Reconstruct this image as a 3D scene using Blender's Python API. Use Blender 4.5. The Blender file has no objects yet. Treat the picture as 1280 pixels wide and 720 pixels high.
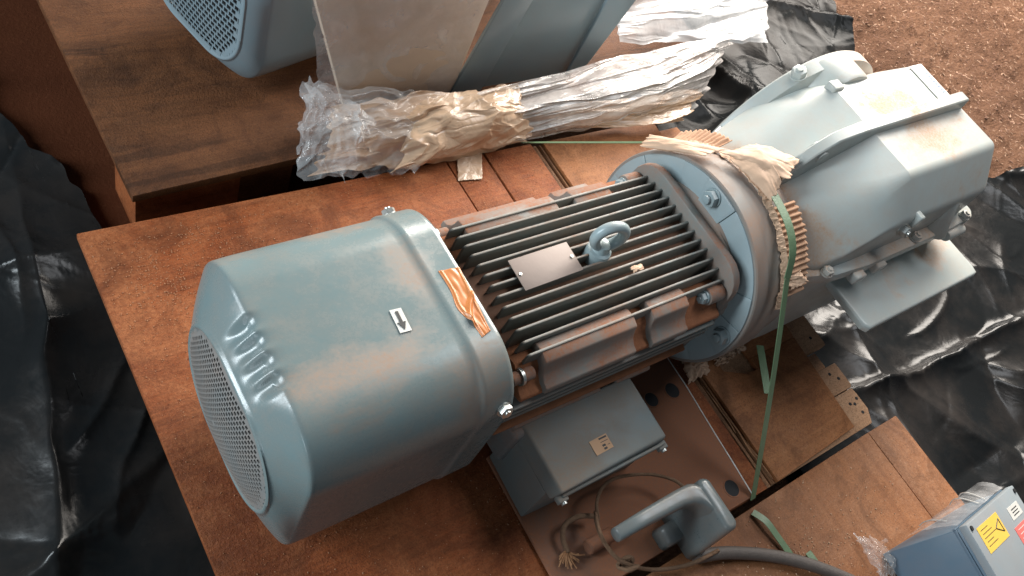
import bpy, bmesh, math, random
import numpy as np
from mathutils import Matrix, Vector

scene = bpy.context.scene
random.seed(7)
RNG = np.random.default_rng(11)
R_ = math.radians

# ------------------------------------------------------------------ camera
M = np.array([[0.796224748086218, -0.4997693255905451, 0.3409644728318996],
              [-0.2658145289069487, -0.7952493611213465, -0.5449046612532402],
              [0.5434784142509416, 0.34323326591740144, -0.7660431700684018]])   # rows: right, down, forward
CAM = np.array([0.0, 0.0, 1.06]); FPX = 1050.0
cd = bpy.data.cameras.new('camera'); cam = bpy.data.objects.new('camera', cd)
scene.collection.objects.link(cam); scene.camera = cam
cd.sensor_width = 36.0; cd.lens = 36.0 * FPX / 1280.0; cd.clip_start = 0.02; cd.clip_end = 100.0
mw = Matrix.Identity(4)
for i in range(3):
    mw[i][0], mw[i][1], mw[i][2], mw[i][3] = M[0][i], -M[1][i], -M[2][i], CAM[i]
cam.matrix_world = mw

# ------------------------------------------------------------------ light (under a shed roof: open sides, no sun)
w = bpy.data.worlds.new('World'); scene.world = w; w.use_nodes = True
bg = w.node_tree.nodes['Background']
bg.inputs[0].default_value = (0.62, 0.80, 1.0, 1); bg.inputs[1].default_value = 0.09

def area(name, loc, target, sx, sy, power, col):
    l = bpy.data.lights.new(name, 'AREA'); l.shape = 'RECTANGLE'; l.size = sx; l.size_y = sy
    l.energy = power; l.color = col
    o = bpy.data.objects.new(name, l); scene.collection.objects.link(o)
    o.location = loc
    d = Vector(target) - Vector(loc)
    o.rotation_euler = d.to_track_quat('-Z', 'Y').to_euler()
    return o
area('shed_opening_light', (3.1, 2.1, 1.75), (0.95, 0.35, 0.0), 2.4, 1.5, 330, (1.0, 0.925, 0.84))
area('side_opening_light', (-2.3, 1.45, 1.40), (0.3, 0.4, 0.25), 0.50, 2.3, 125, (0.84, 0.94, 1.0))
area('front_opening_light', (-2.0, -1.0, 1.1), (0.6, 0.2, 0.1), 1.0, 0.8, 10, (0.80, 0.91, 1.0))
area('top_fill_light', (2.5, 0.5, 3.2), (0.9, 0.35, 0.0), 1.6, 0.9, 48, (0.95, 0.97, 1.0))  # added overhead fill to brighten upper faces; no known gap in the roof

scene.view_settings.view_transform = 'Standard'; scene.view_settings.look = 'None'
scene.view_settings.exposure = 0.0; scene.view_settings.gamma = 1.0
scene.render.engine = 'CYCLES'

# ------------------------------------------------------------------ pixel helper (photo pixel -> point on a plane)
def px(x, y, z=None, Y=None, X=None):
    d = M.T @ np.array([x - 640.0, y - 360.0, FPX])
    if z is not None: t = (z - CAM[2]) / d[2]
    elif Y is not None: t = (Y - CAM[1]) / d[1]
    else: t = (X - CAM[0]) / d[0]
    return CAM + t * d

# ------------------------------------------------------------------ numpy noise
def _h(ix, iy, s):
    a = np.sin(ix * 127.1 + iy * 311.7 + s * 74.7) * 43758.5453
    return a - np.floor(a)
def vnoise(x, y, s=0):
    x = np.asarray(x, float); y = np.asarray(y, float)
    ix, iy = np.floor(x), np.floor(y); fx, fy = x - ix, y - iy
    fx = fx * fx * (3 - 2 * fx); fy = fy * fy * (3 - 2 * fy)
    a, b, c, d = _h(ix, iy, s), _h(ix + 1, iy, s), _h(ix, iy + 1, s), _h(ix + 1, iy + 1, s)
    return (a * (1 - fx) + b * fx) * (1 - fy) + (c * (1 - fx) + d * fx) * fy - 0.5
def fbm(x, y, s=0, o=4):
    r = 0; a = 1.0
    for i in range(o):
        r = r + a * vnoise(x, y, s + i * 3); x = x * 2.03 + 1.7; y = y * 2.03 + 0.3; a *= 0.5
    return r
def ridged(x, y, s=0, o=3):
    r = 0; a = 1.0
    for i in range(o):
        r = r + a * (1 - np.abs(vnoise(x, y, s + i * 5)) * 4); x = x * 2.1 + 3.1; y = y * 2.1 + 1.9; a *= 0.45
    return r

# ------------------------------------------------------------------ object helpers
def link(o):
    scene.collection.objects.link(o); return o
def tag(o, label=None, cat=None, group=None, kind=None):
    if label: o['label'] = label
    if cat: o['category'] = cat
    if group: o['group'] = group
    if kind: o['kind'] = kind
    return o
def thing(name, label, cat, loc=(0, 0, 0), group=None):
    o = link(bpy.data.objects.new(name, None)); o.location = loc; o.empty_display_size = 0.02
    return tag(o, label, cat, group)
def adopt(o, p):
    if p is None: return o
    o.parent = p
    if p.type == 'EMPTY':
        o.matrix_parent_inverse = Matrix.Translation(Vector(p.location)).inverted()
    else:
        o.matrix_parent_inverse = Matrix.Translation(Vector(p.location)).inverted() if p.get('_loc') else Matrix.Identity(4)
    return o
def mesh(name, verts, faces, mat, parent=None, smooth=False, recalc=True, sharp=40):
    me = bpy.data.meshes.new(name)
    me.from_pydata([tuple(map(float, v)) for v in verts], [], [tuple(f) for f in faces])
    if recalc:
        bm = bmesh.new(); bm.from_mesh(me); bmesh.ops.recalc_face_normals(bm, faces=bm.faces); bm.to_mesh(me); bm.free()
    me.materials.append(mat)
    o = link(bpy.data.objects.new(name, me))
    if smooth:
        me.shade_smooth()
        if sharp: me.set_sharp_from_angle(angle=R_(sharp))
    return adopt(o, parent)
def frombm(name, bm, mat, parent=None, smooth=False, sharp=40):
    me = bpy.data.meshes.new(name)
    bmesh.ops.recalc_face_normals(bm, faces=bm.faces)
    bm.to_mesh(me); bm.free(); me.materials.append(mat)
    o = link(bpy.data.objects.new(name, me))
    if smooth:
        me.shade_smooth()
        if sharp: me.set_sharp_from_angle(angle=R_(sharp))
    return adopt(o, parent)
def bm_box(bm, lo, hi, bev=0.0, seg=2, rot=None, org=None):
    lo = Vector(lo); hi = Vector(hi); c = (lo + hi) / 2; s = hi - lo
    r = bmesh.ops.create_cube(bm, size=1.0, matrix=Matrix.Translation(c) @ Matrix.Diagonal((s.x, s.y, s.z, 1)))
    vs = r['verts']
    if bev > 0:
        es = list({e for v in vs for e in v.link_edges})
        bmesh.ops.bevel(bm, geom=es, offset=bev, segments=seg, profile=0.5, affect='EDGES')
    if rot is not None:
        bmesh.ops.rotate(bm, verts=[v for v in bm.verts], cent=Vector(org if org is not None else c), matrix=rot)
def box(name, lo, hi, mat, parent=None, bev=0.0, seg=2, rot=None, org=None):
    bm = bmesh.new(); bm_box(bm, lo, hi, bev, seg, rot, org)
    return frombm(name, bm, mat, parent, smooth=bev > 0, sharp=50)
def prism(name, poly, a0, a1, mat, parent=None, axis='x', bev=0.0, smooth=False, caps=True):
    n = len(poly); V = []
    for a in (a0, a1):
        for (p, q) in poly:
            V.append({'x': (a, p, q), 'y': (p, a, q), 'z': (p, q, a)}[axis])
    F = [(i, (i + 1) % n, n + (i + 1) % n, n + i) for i in range(n)]
    if caps: F += [tuple(range(n)), tuple(range(n, 2 * n))]
    bm = bmesh.new(); vs = [bm.verts.new(v) for v in V]
    for f in F: bm.faces.new([vs[i] for i in f])
    bmesh.ops.recalc_face_normals(bm, faces=bm.faces)
    if bev > 0:
        es = [e for e in bm.edges if len(e.link_faces) == 2 and e.calc_face_angle(0) > R_(25)]
        bmesh.ops.bevel(bm, geom=es, offset=bev, segments=2, profile=0.5, affect='EDGES')
    return frombm(name, bm, mat, parent, smooth=smooth or bev > 0, sharp=40)
def loft(name, secs, mat, parent=None, cap0=True, cap1=True, smooth=True, sharp=35):
    n = len(secs[0]); V = [p for s in secs for p in s]; F = []
    for k in range(len(secs) - 1):
        for i in range(n):
            j = (i + 1) % n
            F.append((k * n + i, k * n + j, (k + 1) * n + j, (k + 1) * n + i))
    if cap0: F.append(tuple(range(n)))
    if cap1: F.append(tuple(range((len(secs) - 1) * n, len(secs) * n)))
    return mesh(name, V, F, mat, parent, smooth, True, sharp)
def lathe_x(name, prof, cy, cz, mat, parent=None, n=96, smooth=True, cap=True, sharp=30):
    secs = [[(x, cy + r * math.cos(2 * math.pi * i / n), cz + r * math.sin(2 * math.pi * i / n)) for i in range(n)] for x, r in prof]
    return loft(name, secs, mat, parent, cap, cap, smooth, sharp)
def cyl(name, p0, p1, r, mat, parent=None, n=24, r1=None, smooth=True, bev=0.0):
    p0 = Vector(p0); p1 = Vector(p1); d = p1 - p0
    q = d.to_track_quat('Z', 'Y').to_matrix().to_4x4()
    bm = bmesh.new()
    bmesh.ops.create_cone(bm, cap_ends=True, segments=n, radius1=r, radius2=r if r1 is None else r1, depth=d.length,
                          matrix=Matrix.Translation((p0 + p1) / 2) @ q)
    if bev > 0:
        es = [e for e in bm.edges if len(e.link_faces) == 2 and e.calc_face_angle(0) > R_(50)]
        bmesh.ops.bevel(bm, geom=es, offset=bev, segments=2, profile=0.5, affect='EDGES')
    return frombm(name, bm, mat, parent, smooth, 40)
def smooth_path(pts, n):
    P = np.array(pts, float); m = len(P); out = []
    for k in range(n):
        t = k / (n - 1) * (m - 1); i = min(int(t), m - 2); f = t - i
        p0, p1, p2, p3 = P[max(i - 1, 0)], P[i], P[i + 1], P[min(i + 2, m - 1)]
        out.append(0.5 * (2 * p1 + (p2 - p0) * f + (2 * p0 - 5 * p1 + 4 * p2 - p3) * f * f + (3 * p1 - p0 - 3 * p2 + p3) * f ** 3))
    return np.array(out)
def tube(name, pts, r, mat, parent=None, n=10, steps=40, flat=1.0, rfun=None):
    P = smooth_path(pts, steps); secs = []
    for i in range(len(P)):
        t = P[min(i + 1, len(P) - 1)] - P[max(i - 1, 0)]; t = t / (np.linalg.norm(t) + 1e-9)
        up = np.array([0, 0, 1.0]) if abs(t[2]) < 0.9 else np.array([1.0, 0, 0])
        a = np.cross(t, up); a /= np.linalg.norm(a); b = np.cross(a, t)
        rr = r * (rfun(i / (len(P) - 1)) if rfun else 1)
        secs.append([tuple(P[i] + rr * (math.cos(2 * math.pi * k / n) * a + flat * math.sin(2 * math.pi * k / n) * b)) for k in range(n)])
    return loft(name, secs, mat, parent, True, True, True, 60)
def ribbon(name, pts, wdir, width, thick, mat, parent=None, steps=60, smooth=True, straight=False):
    """a flat strap: its width runs along wdir(i)"""
    P = np.array(pts, float) if straight else smooth_path(pts, steps); secs = []
    for i in range(len(P)):
        t = P[min(i + 1, len(P) - 1)] - P[max(i - 1, 0)]; t = t / (np.linalg.norm(t) + 1e-9)
        wv = np.array(wdir, float); wv = wv - t * np.dot(wv, t); wv /= np.linalg.norm(wv); nn = np.cross(t, wv)
        secs.append([tuple(P[i] + wv * a * width / 2 + nn * b * thick / 2) for a, b in ((-1, -1), (1, -1), (1, 1), (-1, 1))])
    return loft(name, secs, mat, parent, True, True, smooth, 40)
def hexbolt(name, pos, d, mat, parent, s=0.011, h=0.008, washer=True):
    """hex head with a washer as one part, head pointing along d"""
    d = Vector(d).normalized(); pos = Vector(pos); q = d.to_track_quat('Z', 'Y').to_matrix().to_4x4()
    bm = bmesh.new(); z = 0.0
    if washer:
        bmesh.ops.create_cone(bm, cap_ends=True, segments=24, radius1=s * 1.15, radius2=s * 1.12, depth=0.003, matrix=Matrix.Translation((0, 0, 0.0015))); z = 0.0028
    r = bmesh.ops.create_cone(bm, cap_ends=True, segments=6, radius1=s, radius2=s, depth=h, matrix=Matrix.Translation((0, 0, z + h / 2)) @ Matrix.Rotation(0.3, 4, 'Z'))
    top = [e for e in {e for v in r['verts'] for e in v.link_edges} if all(v.co.z > z + h * 0.9 for v in e.verts)]
    bmesh.ops.bevel(bm, geom=top, offset=0.0012, segments=2, profile=0.5, affect='EDGES')
    bmesh.ops.create_cone(bm, cap_ends=True, segments=14, radius1=s * 0.5, radius2=s * 0.45, depth=h * 0.5, matrix=Matrix.Translation((0, 0, z + h * 1.05)))
    bmesh.ops.transform(bm, matrix=Matrix.Translation(pos) @ q, verts=bm.verts)
    return frombm(name, bm, mat, parent, True, 30)
def rsq(a, r, n=128, b=None, sm=1.0):
    """rounded square outline, half width a, corner radius r, evenly spaced by arc length"""
    b = a if b is None else b
    pts = []; c = n // 4
    for (sx, sy, a0) in ((1, 1, 0), (-1, 1, 90), (-1, -1, 180), (1, -1, 270)):
        for k in range(24):
            t = R_(a0 + 90 * k / 23); pts.append((sx * (a - r) + r * math.cos(t), sy * (b - r) + r * math.sin(t)))
    P = np.array(pts + pts[:1]); L = np.r_[0, np.cumsum(np.hypot(*np.diff(P, axis=0).T))]
    s = np.linspace(0, L[-1], n, endpoint=False)
    return np.c_[np.interp(s, L, P[:, 0]), np.interp(s, L, P[:, 1])]
def grid_mesh(name, X, mat, parent=None, smooth=True, solid=0.0, sharp=0):
    ny, nx = X.shape[:2]; V = X.reshape(-1, 3)
    idx = np.arange(ny * nx).reshape(ny, nx)
    F = np.stack([idx[:-1, :-1], idx[:-1, 1:], idx[1:, 1:], idx[1:, :-1]], -1).reshape(-1, 4)
    me = bpy.data.meshes.new(name)
    me.from_pydata(V.tolist(), [], F.tolist()); me.materials.append(mat)
    if smooth:
        me.shade_smooth()
        if sharp: me.set_sharp_from_angle(angle=R_(sharp))
    o = link(bpy.data.objects.new(name, me))
    if solid:
        md = o.modifiers.new('thickness', 'SOLIDIFY'); md.thickness = solid; md.offset = 0
    return adopt(o, parent)

# ------------------------------------------------------------------ materials
def new_mat(name):
    m = bpy.data.materials.new(name); m.use_nodes = True
    nt = m.node_tree; b = nt.nodes['Principled BSDF']; return m, nt, b
def N(nt, t, **kw):
    n = nt.nodes.new(t)
    for k, v in kw.items():
        if k in n.inputs: n.inputs[k].default_value = v
        else: setattr(n, k, v)
    return n
def coords(nt, scale=(1, 1, 1), loc=(0, 0, 0), rot=(0, 0, 0)):
    tc = nt.nodes.new('ShaderNodeTexCoord'); mp = nt.nodes.new('ShaderNodeMapping')
    mp.inputs['Scale'].default_value = scale; mp.inputs['Location'].default_value = loc; mp.inputs['Rotation'].default_value = rot
    nt.links.new(tc.outputs['Object'], mp.inputs[0]); return mp.outputs[0]
def noise(nt, vec, scale, detail=4, rough=0.55, dist=0.0):
    n = N(nt, 'ShaderNodeTexNoise'); n.inputs['Scale'].default_value = scale; n.inputs['Detail'].default_value = detail
    n.inputs['Roughness'].default_value = rough; n.inputs['Distortion'].default_value = dist
    nt.links.new(vec, n.inputs['Vector']); return n.outputs[0]
def ramp(nt, fac, stops):
    r = nt.nodes.new('ShaderNodeValToRGB'); cr = r.color_ramp
    while len(cr.elements) < len(stops): cr.elements.new(0.5)
    for e, (p, c) in zip(cr.elements, stops):
        e.position = p; e.color = (c, c, c, 1) if isinstance(c, (int, float)) else (*c, 1)
    nt.links.new(fac, r.inputs[0]); return r.outputs[0]
def mixc(nt, fac, a, b, mode='MIX'):
    m = nt.nodes.new('ShaderNodeMix'); m.data_type = 'RGBA'; m.blend_type = mode
    for s, v in ((0, fac), (6, a), (7, b)):
        if isinstance(v, (tuple, list)): m.inputs[s].default_value = (*v, 1)
        elif isinstance(v, (int, float)): m.inputs[s].default_value = v
        else: nt.links.new(v, m.inputs[s])
    return m.outputs[2]
def math_(nt, op, a, b=0.0, clamp=False):
    m = nt.nodes.new('ShaderNodeMath'); m.operation = op; m.use_clamp = clamp
    for s, v in ((0, a), (1, b)):
        if isinstance(v, (int, float)): m.inputs[s].default_value = v
        else: nt.links.new(v, m.inputs[s])
    return m.outputs[0]
def bump(nt, b, h, strength=0.3, dist=0.002):
    n = nt.nodes.new('ShaderNodeBump'); n.inputs['Strength'].default_value = strength; n.inputs['Distance'].default_value = dist
    nt.links.new(h, n.inputs['Height']); nt.links.new(n.outputs[0], b.inputs['Normal'])
def updust(nt, p=1.0):
    g = nt.nodes.new('ShaderNodeNewGeometry'); s = nt.nodes.new('ShaderNodeSeparateXYZ'); nt.links.new(g.outputs['Normal'], s.inputs[0])
    return math_(nt, 'POWER', math_(nt, 'MAXIMUM', s.outputs[2], 0.0), p)

PAINT = (0.185, 0.255, 0.275); DUST = (0.36, 0.19, 0.105)
def paint_mat(name, col=PAINT, dust=0.4, dcol=DUST, rough=0.28, scale=7.0, lo=0.45, hi=0.75, up=True, stretch=(1, 1, 1), seed=0.0, grit=0.25, blobs=()):
    m, nt, b = new_mat(name)
    v = coords(nt, stretch, (seed, seed * 0.7, seed * 0.3))
    big = noise(nt, v, scale, 5, 0.6, 0.4)
    d = ramp(nt, big, [(lo, 0.0), (hi, 1.0)])
    v2 = coords(nt)
    fine = noise(nt, v2, 260, 4, 0.7)
    speck = ramp(nt, fine, [(0.35, 0.55), (0.7, 1.0)])
    for c_, r_, k_ in blobs:
        mp = coords(nt, tuple(1 / q for q in r_), tuple(-p / q for p, q in zip(c_, r_)))
        ln = nt.nodes.new('ShaderNodeVectorMath'); ln.operation = 'LENGTH'; nt.links.new(mp, ln.inputs[0])
        e = math_(nt, 'ADD', math_(nt, 'ADD', math_(nt, 'MULTIPLY', big, 1.6), math_(nt, 'MULTIPLY', noise(nt, coords(nt, (1, 2.2, 1)), 24, 6, 0.7, 0.6), 1.1)), math_(nt, 'ADD', math_(nt, 'MULTIPLY', ln.outputs['Value'], -0.85), -0.45))
        d = math_(nt, 'ADD', d, math_(nt, 'MULTIPLY', ramp(nt, e, [(0.02, 0.0), (0.75, 1.0)]), k_), True)
    d = math_(nt, 'MULTIPLY', d, dust)
    if up: d = math_(nt, 'MULTIPLY', d, math_(nt, 'ADD', math_(nt, 'MULTIPLY', updust(nt, 1.0), 0.8), 0.2))
    thin = math_(nt, 'MULTIPLY', ramp(nt, noise(nt, v2, 30, 6, 0.65), [(0.35, 0.0), (0.8, 1.0)]), grit)
    d = math_(nt, 'MULTIPLY', math_(nt, 'ADD', d, thin, True), speck)
    var = mixc(nt, ramp(nt, noise(nt, v2, 5, 3), [(0.3, 0.0), (0.7, 1.0)]), tuple(c * 0.9 for c in col), tuple(min(1, c * 1.1) for c in col))
    nt.links.new(mixc(nt, d, var, dcol), b.inputs['Base Color'])
    r = math_(nt, 'ADD', math_(nt, 'MULTIPLY', d, 0.6), math_(nt, 'ADD', math_(nt, 'MULTIPLY', fine, 0.1), rough - 0.05), True)
    nt.links.new(r, b.inputs['Roughness'])
    b.inputs['Specular IOR Level'].default_value = 0.5
    bump(nt, b, math_(nt, 'ADD', math_(nt, 'MULTIPLY', noise(nt, v2, 55, 2), 0.7), math_(nt, 'MULTIPLY', fine, 0.35)), 0.06, 0.003)
    return m
def wood_mat(name, c0, c1, c2, grain='y', dust=0.3, dcol=(0.40, 0.22, 0.13), seed=0.0, rough=0.6, fine_bump=0.35, wear=0.5, gs=(5, 90), fw=0.3, powder=0.0):
    m, nt, b = new_mat(name)
    st = {'x': (gs[0], gs[1], 60), 'y': (gs[1], gs[0], 60)}[grain]
    v = coords(nt, st, (seed, seed * 1.3, 0)); o = coords(nt, (1, 1, 1), (seed, seed, 0))
    g = noise(nt, v, 1.0, 6, 0.65, 1.2)
    fig = noise(nt, coords(nt, tuple(q * 0.22 for q in st), (seed, seed, 0)), 1.0, 5, 0.6, 2.5)
    g = math_(nt, 'ADD', math_(nt, 'MULTIPLY', g, 1 - fw * 0.5), math_(nt, 'MULTIPLY', fig, fw * 0.5))
    blot = noise(nt, o, 4.5, 5, 0.6, 0.6)
    c = mixc(nt, ramp(nt, g, [(0.36, 0.0), (0.64, 1.0)]), c0, c1)
    c = mixc(nt, ramp(nt, fig, [(0.38, fw), (0.44, 0.0)]), c, tuple(q * 0.45 for q in c0))
    c = mixc(nt, math_(nt, 'MULTIPLY', ramp(nt, blot, [(0.42, 0.0), (0.68, 1.0)]), wear), c, c2)
    sp = noise(nt, o, 420, 3, 0.7); mid = noise(nt, o, 60, 5, 0.7)
    dm = math_(nt, 'MULTIPLY', ramp(nt, noise(nt, o, 6.0, 6, 0.65), [(0.45, 0.0), (0.72, 1.0)]), ramp(nt, mid, [(0.38, 0.0), (0.62, 1.0)]))
    c = mixc(nt, math_(nt, 'MULTIPLY', dm, dust), c, dcol)
    c = mixc(nt, ramp(nt, sp, [(0.33, 0.75), (0.50, 0.0)]), c, tuple(x * 0.35 for x in c0))
    gr2 = noise(nt, o, 230, 4, 0.75)
    c = mixc(nt, math_(nt, 'MULTIPLY', ramp(nt, gr2, [(0.56, 0.0), (0.70, 1.0)]), min(1.0, dust * 1.3)), c, dcol)
    if powder:
        pm = math_(nt, 'MULTIPLY', ramp(nt, noise(nt, coords(nt, (1, 1, 1), (seed + 5, 3, 0)), 7, 6, 0.7, 0.8), [(0.40, 0.0), (0.62, 1.0)]), ramp(nt, noise(nt, o, 150, 5, 0.8), [(0.36, 0.15), (0.60, 1.0)]))
        c = mixc(nt, math_(nt, 'MULTIPLY', pm, powder), c, tuple(min(1, q * 1.12) for q in dcol))
        dk = math_(nt, 'MULTIPLY', ramp(nt, noise(nt, coords(nt, (1, 1, 1), (seed + 9, 1, 0)), 11, 6, 0.72, 1.0), [(0.50, 0.0), (0.66, 1.0)]), 0.55)
        c = mixc(nt, dk, c, tuple(q * 0.38 for q in c0))
    scr = noise(nt, coords(nt, (3, 3, 3), (seed * 2, 0, 0)), 6, 5, 0.7, 2.5)
    c = mixc(nt, ramp(nt, scr, [(0.485, 0.0), (0.50, 0.35), (0.515, 0.0)]), c, tuple(x * 0.5 for x in c0))
    nt.links.new(c, b.inputs['Base Color'])
    nt.links.new(math_(nt, 'ADD', math_(nt, 'MULTIPLY', mid, 0.3), rough - 0.15), b.inputs['Roughness'])
    h = math_(nt, 'ADD', math_(nt, 'MULTIPLY', gr2, 0.9), math_(nt, 'ADD', math_(nt, 'MULTIPLY', g, 0.6), math_(nt, 'MULTIPLY', mid, 0.6)))
    bump(nt, b, h, fine_bump, 0.0025)
    b.inputs['Specular IOR Level'].default_value = 0.22
    return m
def simple(name, col, rough=0.5, metal=0.0, ns=40, var=0.25, bs=0.1, bd=0.002):
    m, nt, b = new_mat(name); v = coords(nt)
    n = noise(nt, v, ns, 4, 0.6)
    nt.links.new(mixc(nt, n, tuple(c * (1 - var) for c in col), tuple(min(1, c * (1 + var)) for c in col)), b.inputs['Base Color'])
    nt.links.new(math_(nt, 'ADD', math_(nt, 'MULTIPLY', n, 0.2), rough - 0.1, True), b.inputs['Roughness'])
    b.inputs['Metallic'].default_value = metal
    bump(nt, b, noise(nt, v, ns * 4, 3), bs, bd)
    return m
def film_mat(name, col=(0.8, 0.8, 0.8), opac=0.3, rough=0.12, ns=14, vary=0.3, wr=30, stretch=(1, 1, 1)):
    m, nt, b = new_mat(name); v = coords(nt, stretch)
    b.inputs['Base Color'].default_value = (*col, 1); b.inputs['Roughness'].default_value = rough
    b.inputs['Specular IOR Level'].default_value = 0.8
    bump(nt, b, noise(nt, v, wr, 4, 0.55, 0.8), 0.35, 0.008)
    tr = nt.nodes.new('ShaderNodeBsdfTransparent'); mx = nt.nodes.new('ShaderNodeMixShader')
    tr.inputs[0].default_value = (0.96, 0.95, 0.94, 1)
    f = math_(nt, 'ADD', math_(nt, 'MULTIPLY', ramp(nt, noise(nt, v, ns, 4, 0.6), [(0.35, 0.0), (0.7, 1.0)]), vary), opac, True)
    nt.links.new(f, mx.inputs[0]); nt.links.new(tr.outputs[0], mx.inputs[1]); nt.links.new(b.outputs[0], mx.inputs[2])
    nt.links.new(mx.outputs[0], nt.nodes['Material Output'].inputs['Surface'])
    return m

MT = {}
MT['cover'] = paint_mat('cover_paint', col=(0.165, 0.222, 0.226), dust=0.72, dcol=(0.31, 0.175, 0.105), scale=7, lo=0.60, hi=0.72, stretch=(1.0, 1.3, 1), seed=3.1, rough=0.22, grit=0.3,
    blobs=((tuple(px(455, 455, z=.315)), (0.10, 0.035, 0.3), 1.0), (tuple(px(515, 345, z=.315)), (0.03, 0.06, 0.3), 0.8), (tuple(px(590, 480, z=.29)), (0.06, 0.04, 0.3), 0.7), ((0.36, 0.48, 0.26), (0.3, 0.030, 0.05), 0.9)))
MT['paint'] = paint_mat('housing_paint', dust=0.5, scale=6, seed=1.3, grit=0.3)
MT['stator'] = paint_mat('stator_paint', col=(0.12, 0.165, 0.175), dust=0.85, dcol=(0.30, 0.13, 0.065), scale=9, lo=0.38, hi=0.6, seed=5.0, grit=0.45, rough=0.38)
MT['fin'] = paint_mat('fin_paint', col=(0.165, 0.195, 0.185), dust=0.5, dcol=(0.29, 0.155, 0.09), scale=14, lo=0.38, hi=0.68, seed=2.0, grit=0.5, rough=0.36)
MT['core'] = simple('dusty_core', (0.21, 0.105, 0.062), 0.85, ns=60)
MT['block'] = paint_mat('block_paint', col=(0.17, 0.195, 0.185), dust=0.95, dcol=(0.31, 0.12, 0.055), scale=14, lo=0.32, hi=0.58, seed=8.0, grit=0.45, rough=0.45)
MT['rustdust'] = simple('red_dust', (0.30, 0.115, 0.05), 0.9, ns=70, var=0.35, bs=0.4)
MT['gear'] = paint_mat('gear_paint', col=(0.42, 0.46, 0.44), dust=0.85, dcol=(0.46, 0.28, 0.17), scale=6.5, lo=0.60, hi=0.72, seed=6.4, rough=0.3, grit=0.36,
    blobs=((tuple(px(1105, 128, z=.397)), (0.07, 0.05, 0.1), 1.0), (tuple(px(1160, 170, z=.397)), (0.13, 0.05, 0.1), 0.9), ((1.01, 0.40, 0.31), (0.05, 0.16, 0.10), 1.3), ((1.03, 0.24, 0.27), (0.06, 0.08, 0.10), 1.2), (tuple(px(1060, 85, z=.37)), (0.1, 0.06, 0.12), 0.9), ((1.30, 0.205, 0.28), (0.2, 0.04, 0.06), 0.8)))
MT['flange'] = paint_mat('flange_paint', col=(0.30, 0.375, 0.395), dust=0.45, scale=6, seed=4.1, rough=0.3, grit=0.12)
MT['rim'] = paint_mat('rim_paint', col=(0.22, 0.225, 0.215), dust=0.9, dcol=(0.36, 0.22, 0.15), scale=9, lo=0.3, hi=0.6, seed=9.1, rough=0.5, grit=0.4)
MT['termbox'] = paint_mat('terminal_box_paint', col=(0.15, 0.185, 0.185), dust=0.7, dcol=(0.27, 0.18, 0.12), scale=8, lo=0.35, hi=0.65, seed=12.0, rough=0.45, grit=0.4)
MT['bracket'] = paint_mat('bracket_paint', col=(0.125, 0.152, 0.155), dust=0.5, scale=9, seed=14.0, rough=0.27, grit=0.2)
MT['motor2'] = paint_mat('second_motor_paint', col=(0.17, 0.235, 0.265), dust=0.25, scale=6, seed=17.0, rough=0.33, grit=0.12)
MT['grillemetal'] = paint_mat('grille_metal', col=(0.20, 0.205, 0.20), dust=0.4, scale=8, seed=18.0, rough=0.4, grit=0.3)
MT['channel'] = paint_mat('channel_paint', col=(0.20, 0.27, 0.30), dust=0.3, scale=5, seed=19.0, rough=0.3, grit=0.12)
MT['bluebox'] = paint_mat('blue_box_paint', col=(0.10, 0.165, 0.225), dust=0.2, scale=8, seed=21.0, rough=0.4, grit=0.12)
MT['greybox'] = paint_mat('grey_box_paint', col=(0.27, 0.31, 0.33), dust=0.2, scale=8, seed=23.0, rough=0.4, grit=0.12)
MT['zinc'] = simple('zinc_bolt', (0.52, 0.53, 0.50), 0.35, 0.75, ns=120, var=0.25)
MT['boltpaint'] = paint_mat('painted_bolt', col=(0.26, 0.34, 0.36), dust=0.3, scale=40, rough=0.3)
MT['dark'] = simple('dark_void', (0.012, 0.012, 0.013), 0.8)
MT['plate'] = simple('dusty_nameplate', (0.235, 0.185, 0.16), 0.6, 0.1, ns=25, var=0.18)
MT['eye'] = paint_mat('eye_bolt_paint', col=(0.30, 0.385, 0.40), dust=0.35, scale=30, rough=0.28, grit=0.2)
MT['white_label'] = simple('white_label', (0.62, 0.61, 0.57), 0.5, ns=30, var=0.1)
MT['print'] = simple('black_print', (0.03, 0.03, 0.03), 0.6)
MT['blue_print'] = simple('blue_print', (0.20, 0.26, 0.36), 0.6)
MT['tan_label'] = simple('tan_label', (0.52, 0.30, 0.155), 0.6, ns=60, var=0.15)
MT['yellow'] = simple('yellow_label', (0.80, 0.52, 0.09), 0.5, ns=20, var=0.08)
MT['red'] = simple('red_label', (0.72, 0.16, 0.14), 0.5, ns=20, var=0.1)
MT['tape'] = simple('copper_brown_tape', (0.55, 0.20, 0.062), 0.33, 0.0, ns=18, var=0.12, bs=0.08, bd=0.002)
MT['strap'] = simple('green_strap', (0.13, 0.205, 0.11), 0.42, ns=90, var=0.22, bs=0.25)
MT['card'] = simple('corrugated_card', (0.46, 0.27, 0.165), 0.85, ns=40, var=0.25, bs=0.4)
MT['kraft'] = simple('kraft_paper', (0.60, 0.40, 0.27), 0.65, ns=25, var=0.22, bs=0.12, bd=0.003)
MT['twine'] = simple('dirty_twine', (0.20, 0.115, 0.065), 0.85, ns=220, var=0.4, bs=0.8, bd=0.003)
MT['cable'] = simple('grey_rubber_hose', (0.085, 0.068, 0.058), 0.6, ns=80, var=0.3, bs=0.3)
MT['steel'] = paint_mat('dusty_steel_plate', col=(0.12, 0.075, 0.055), dust=0.95, dcol=(0.27, 0.105, 0.050), scale=5, lo=0.15, hi=0.5, seed=31.0, rough=0.5, grit=0.6, up=False)
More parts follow.
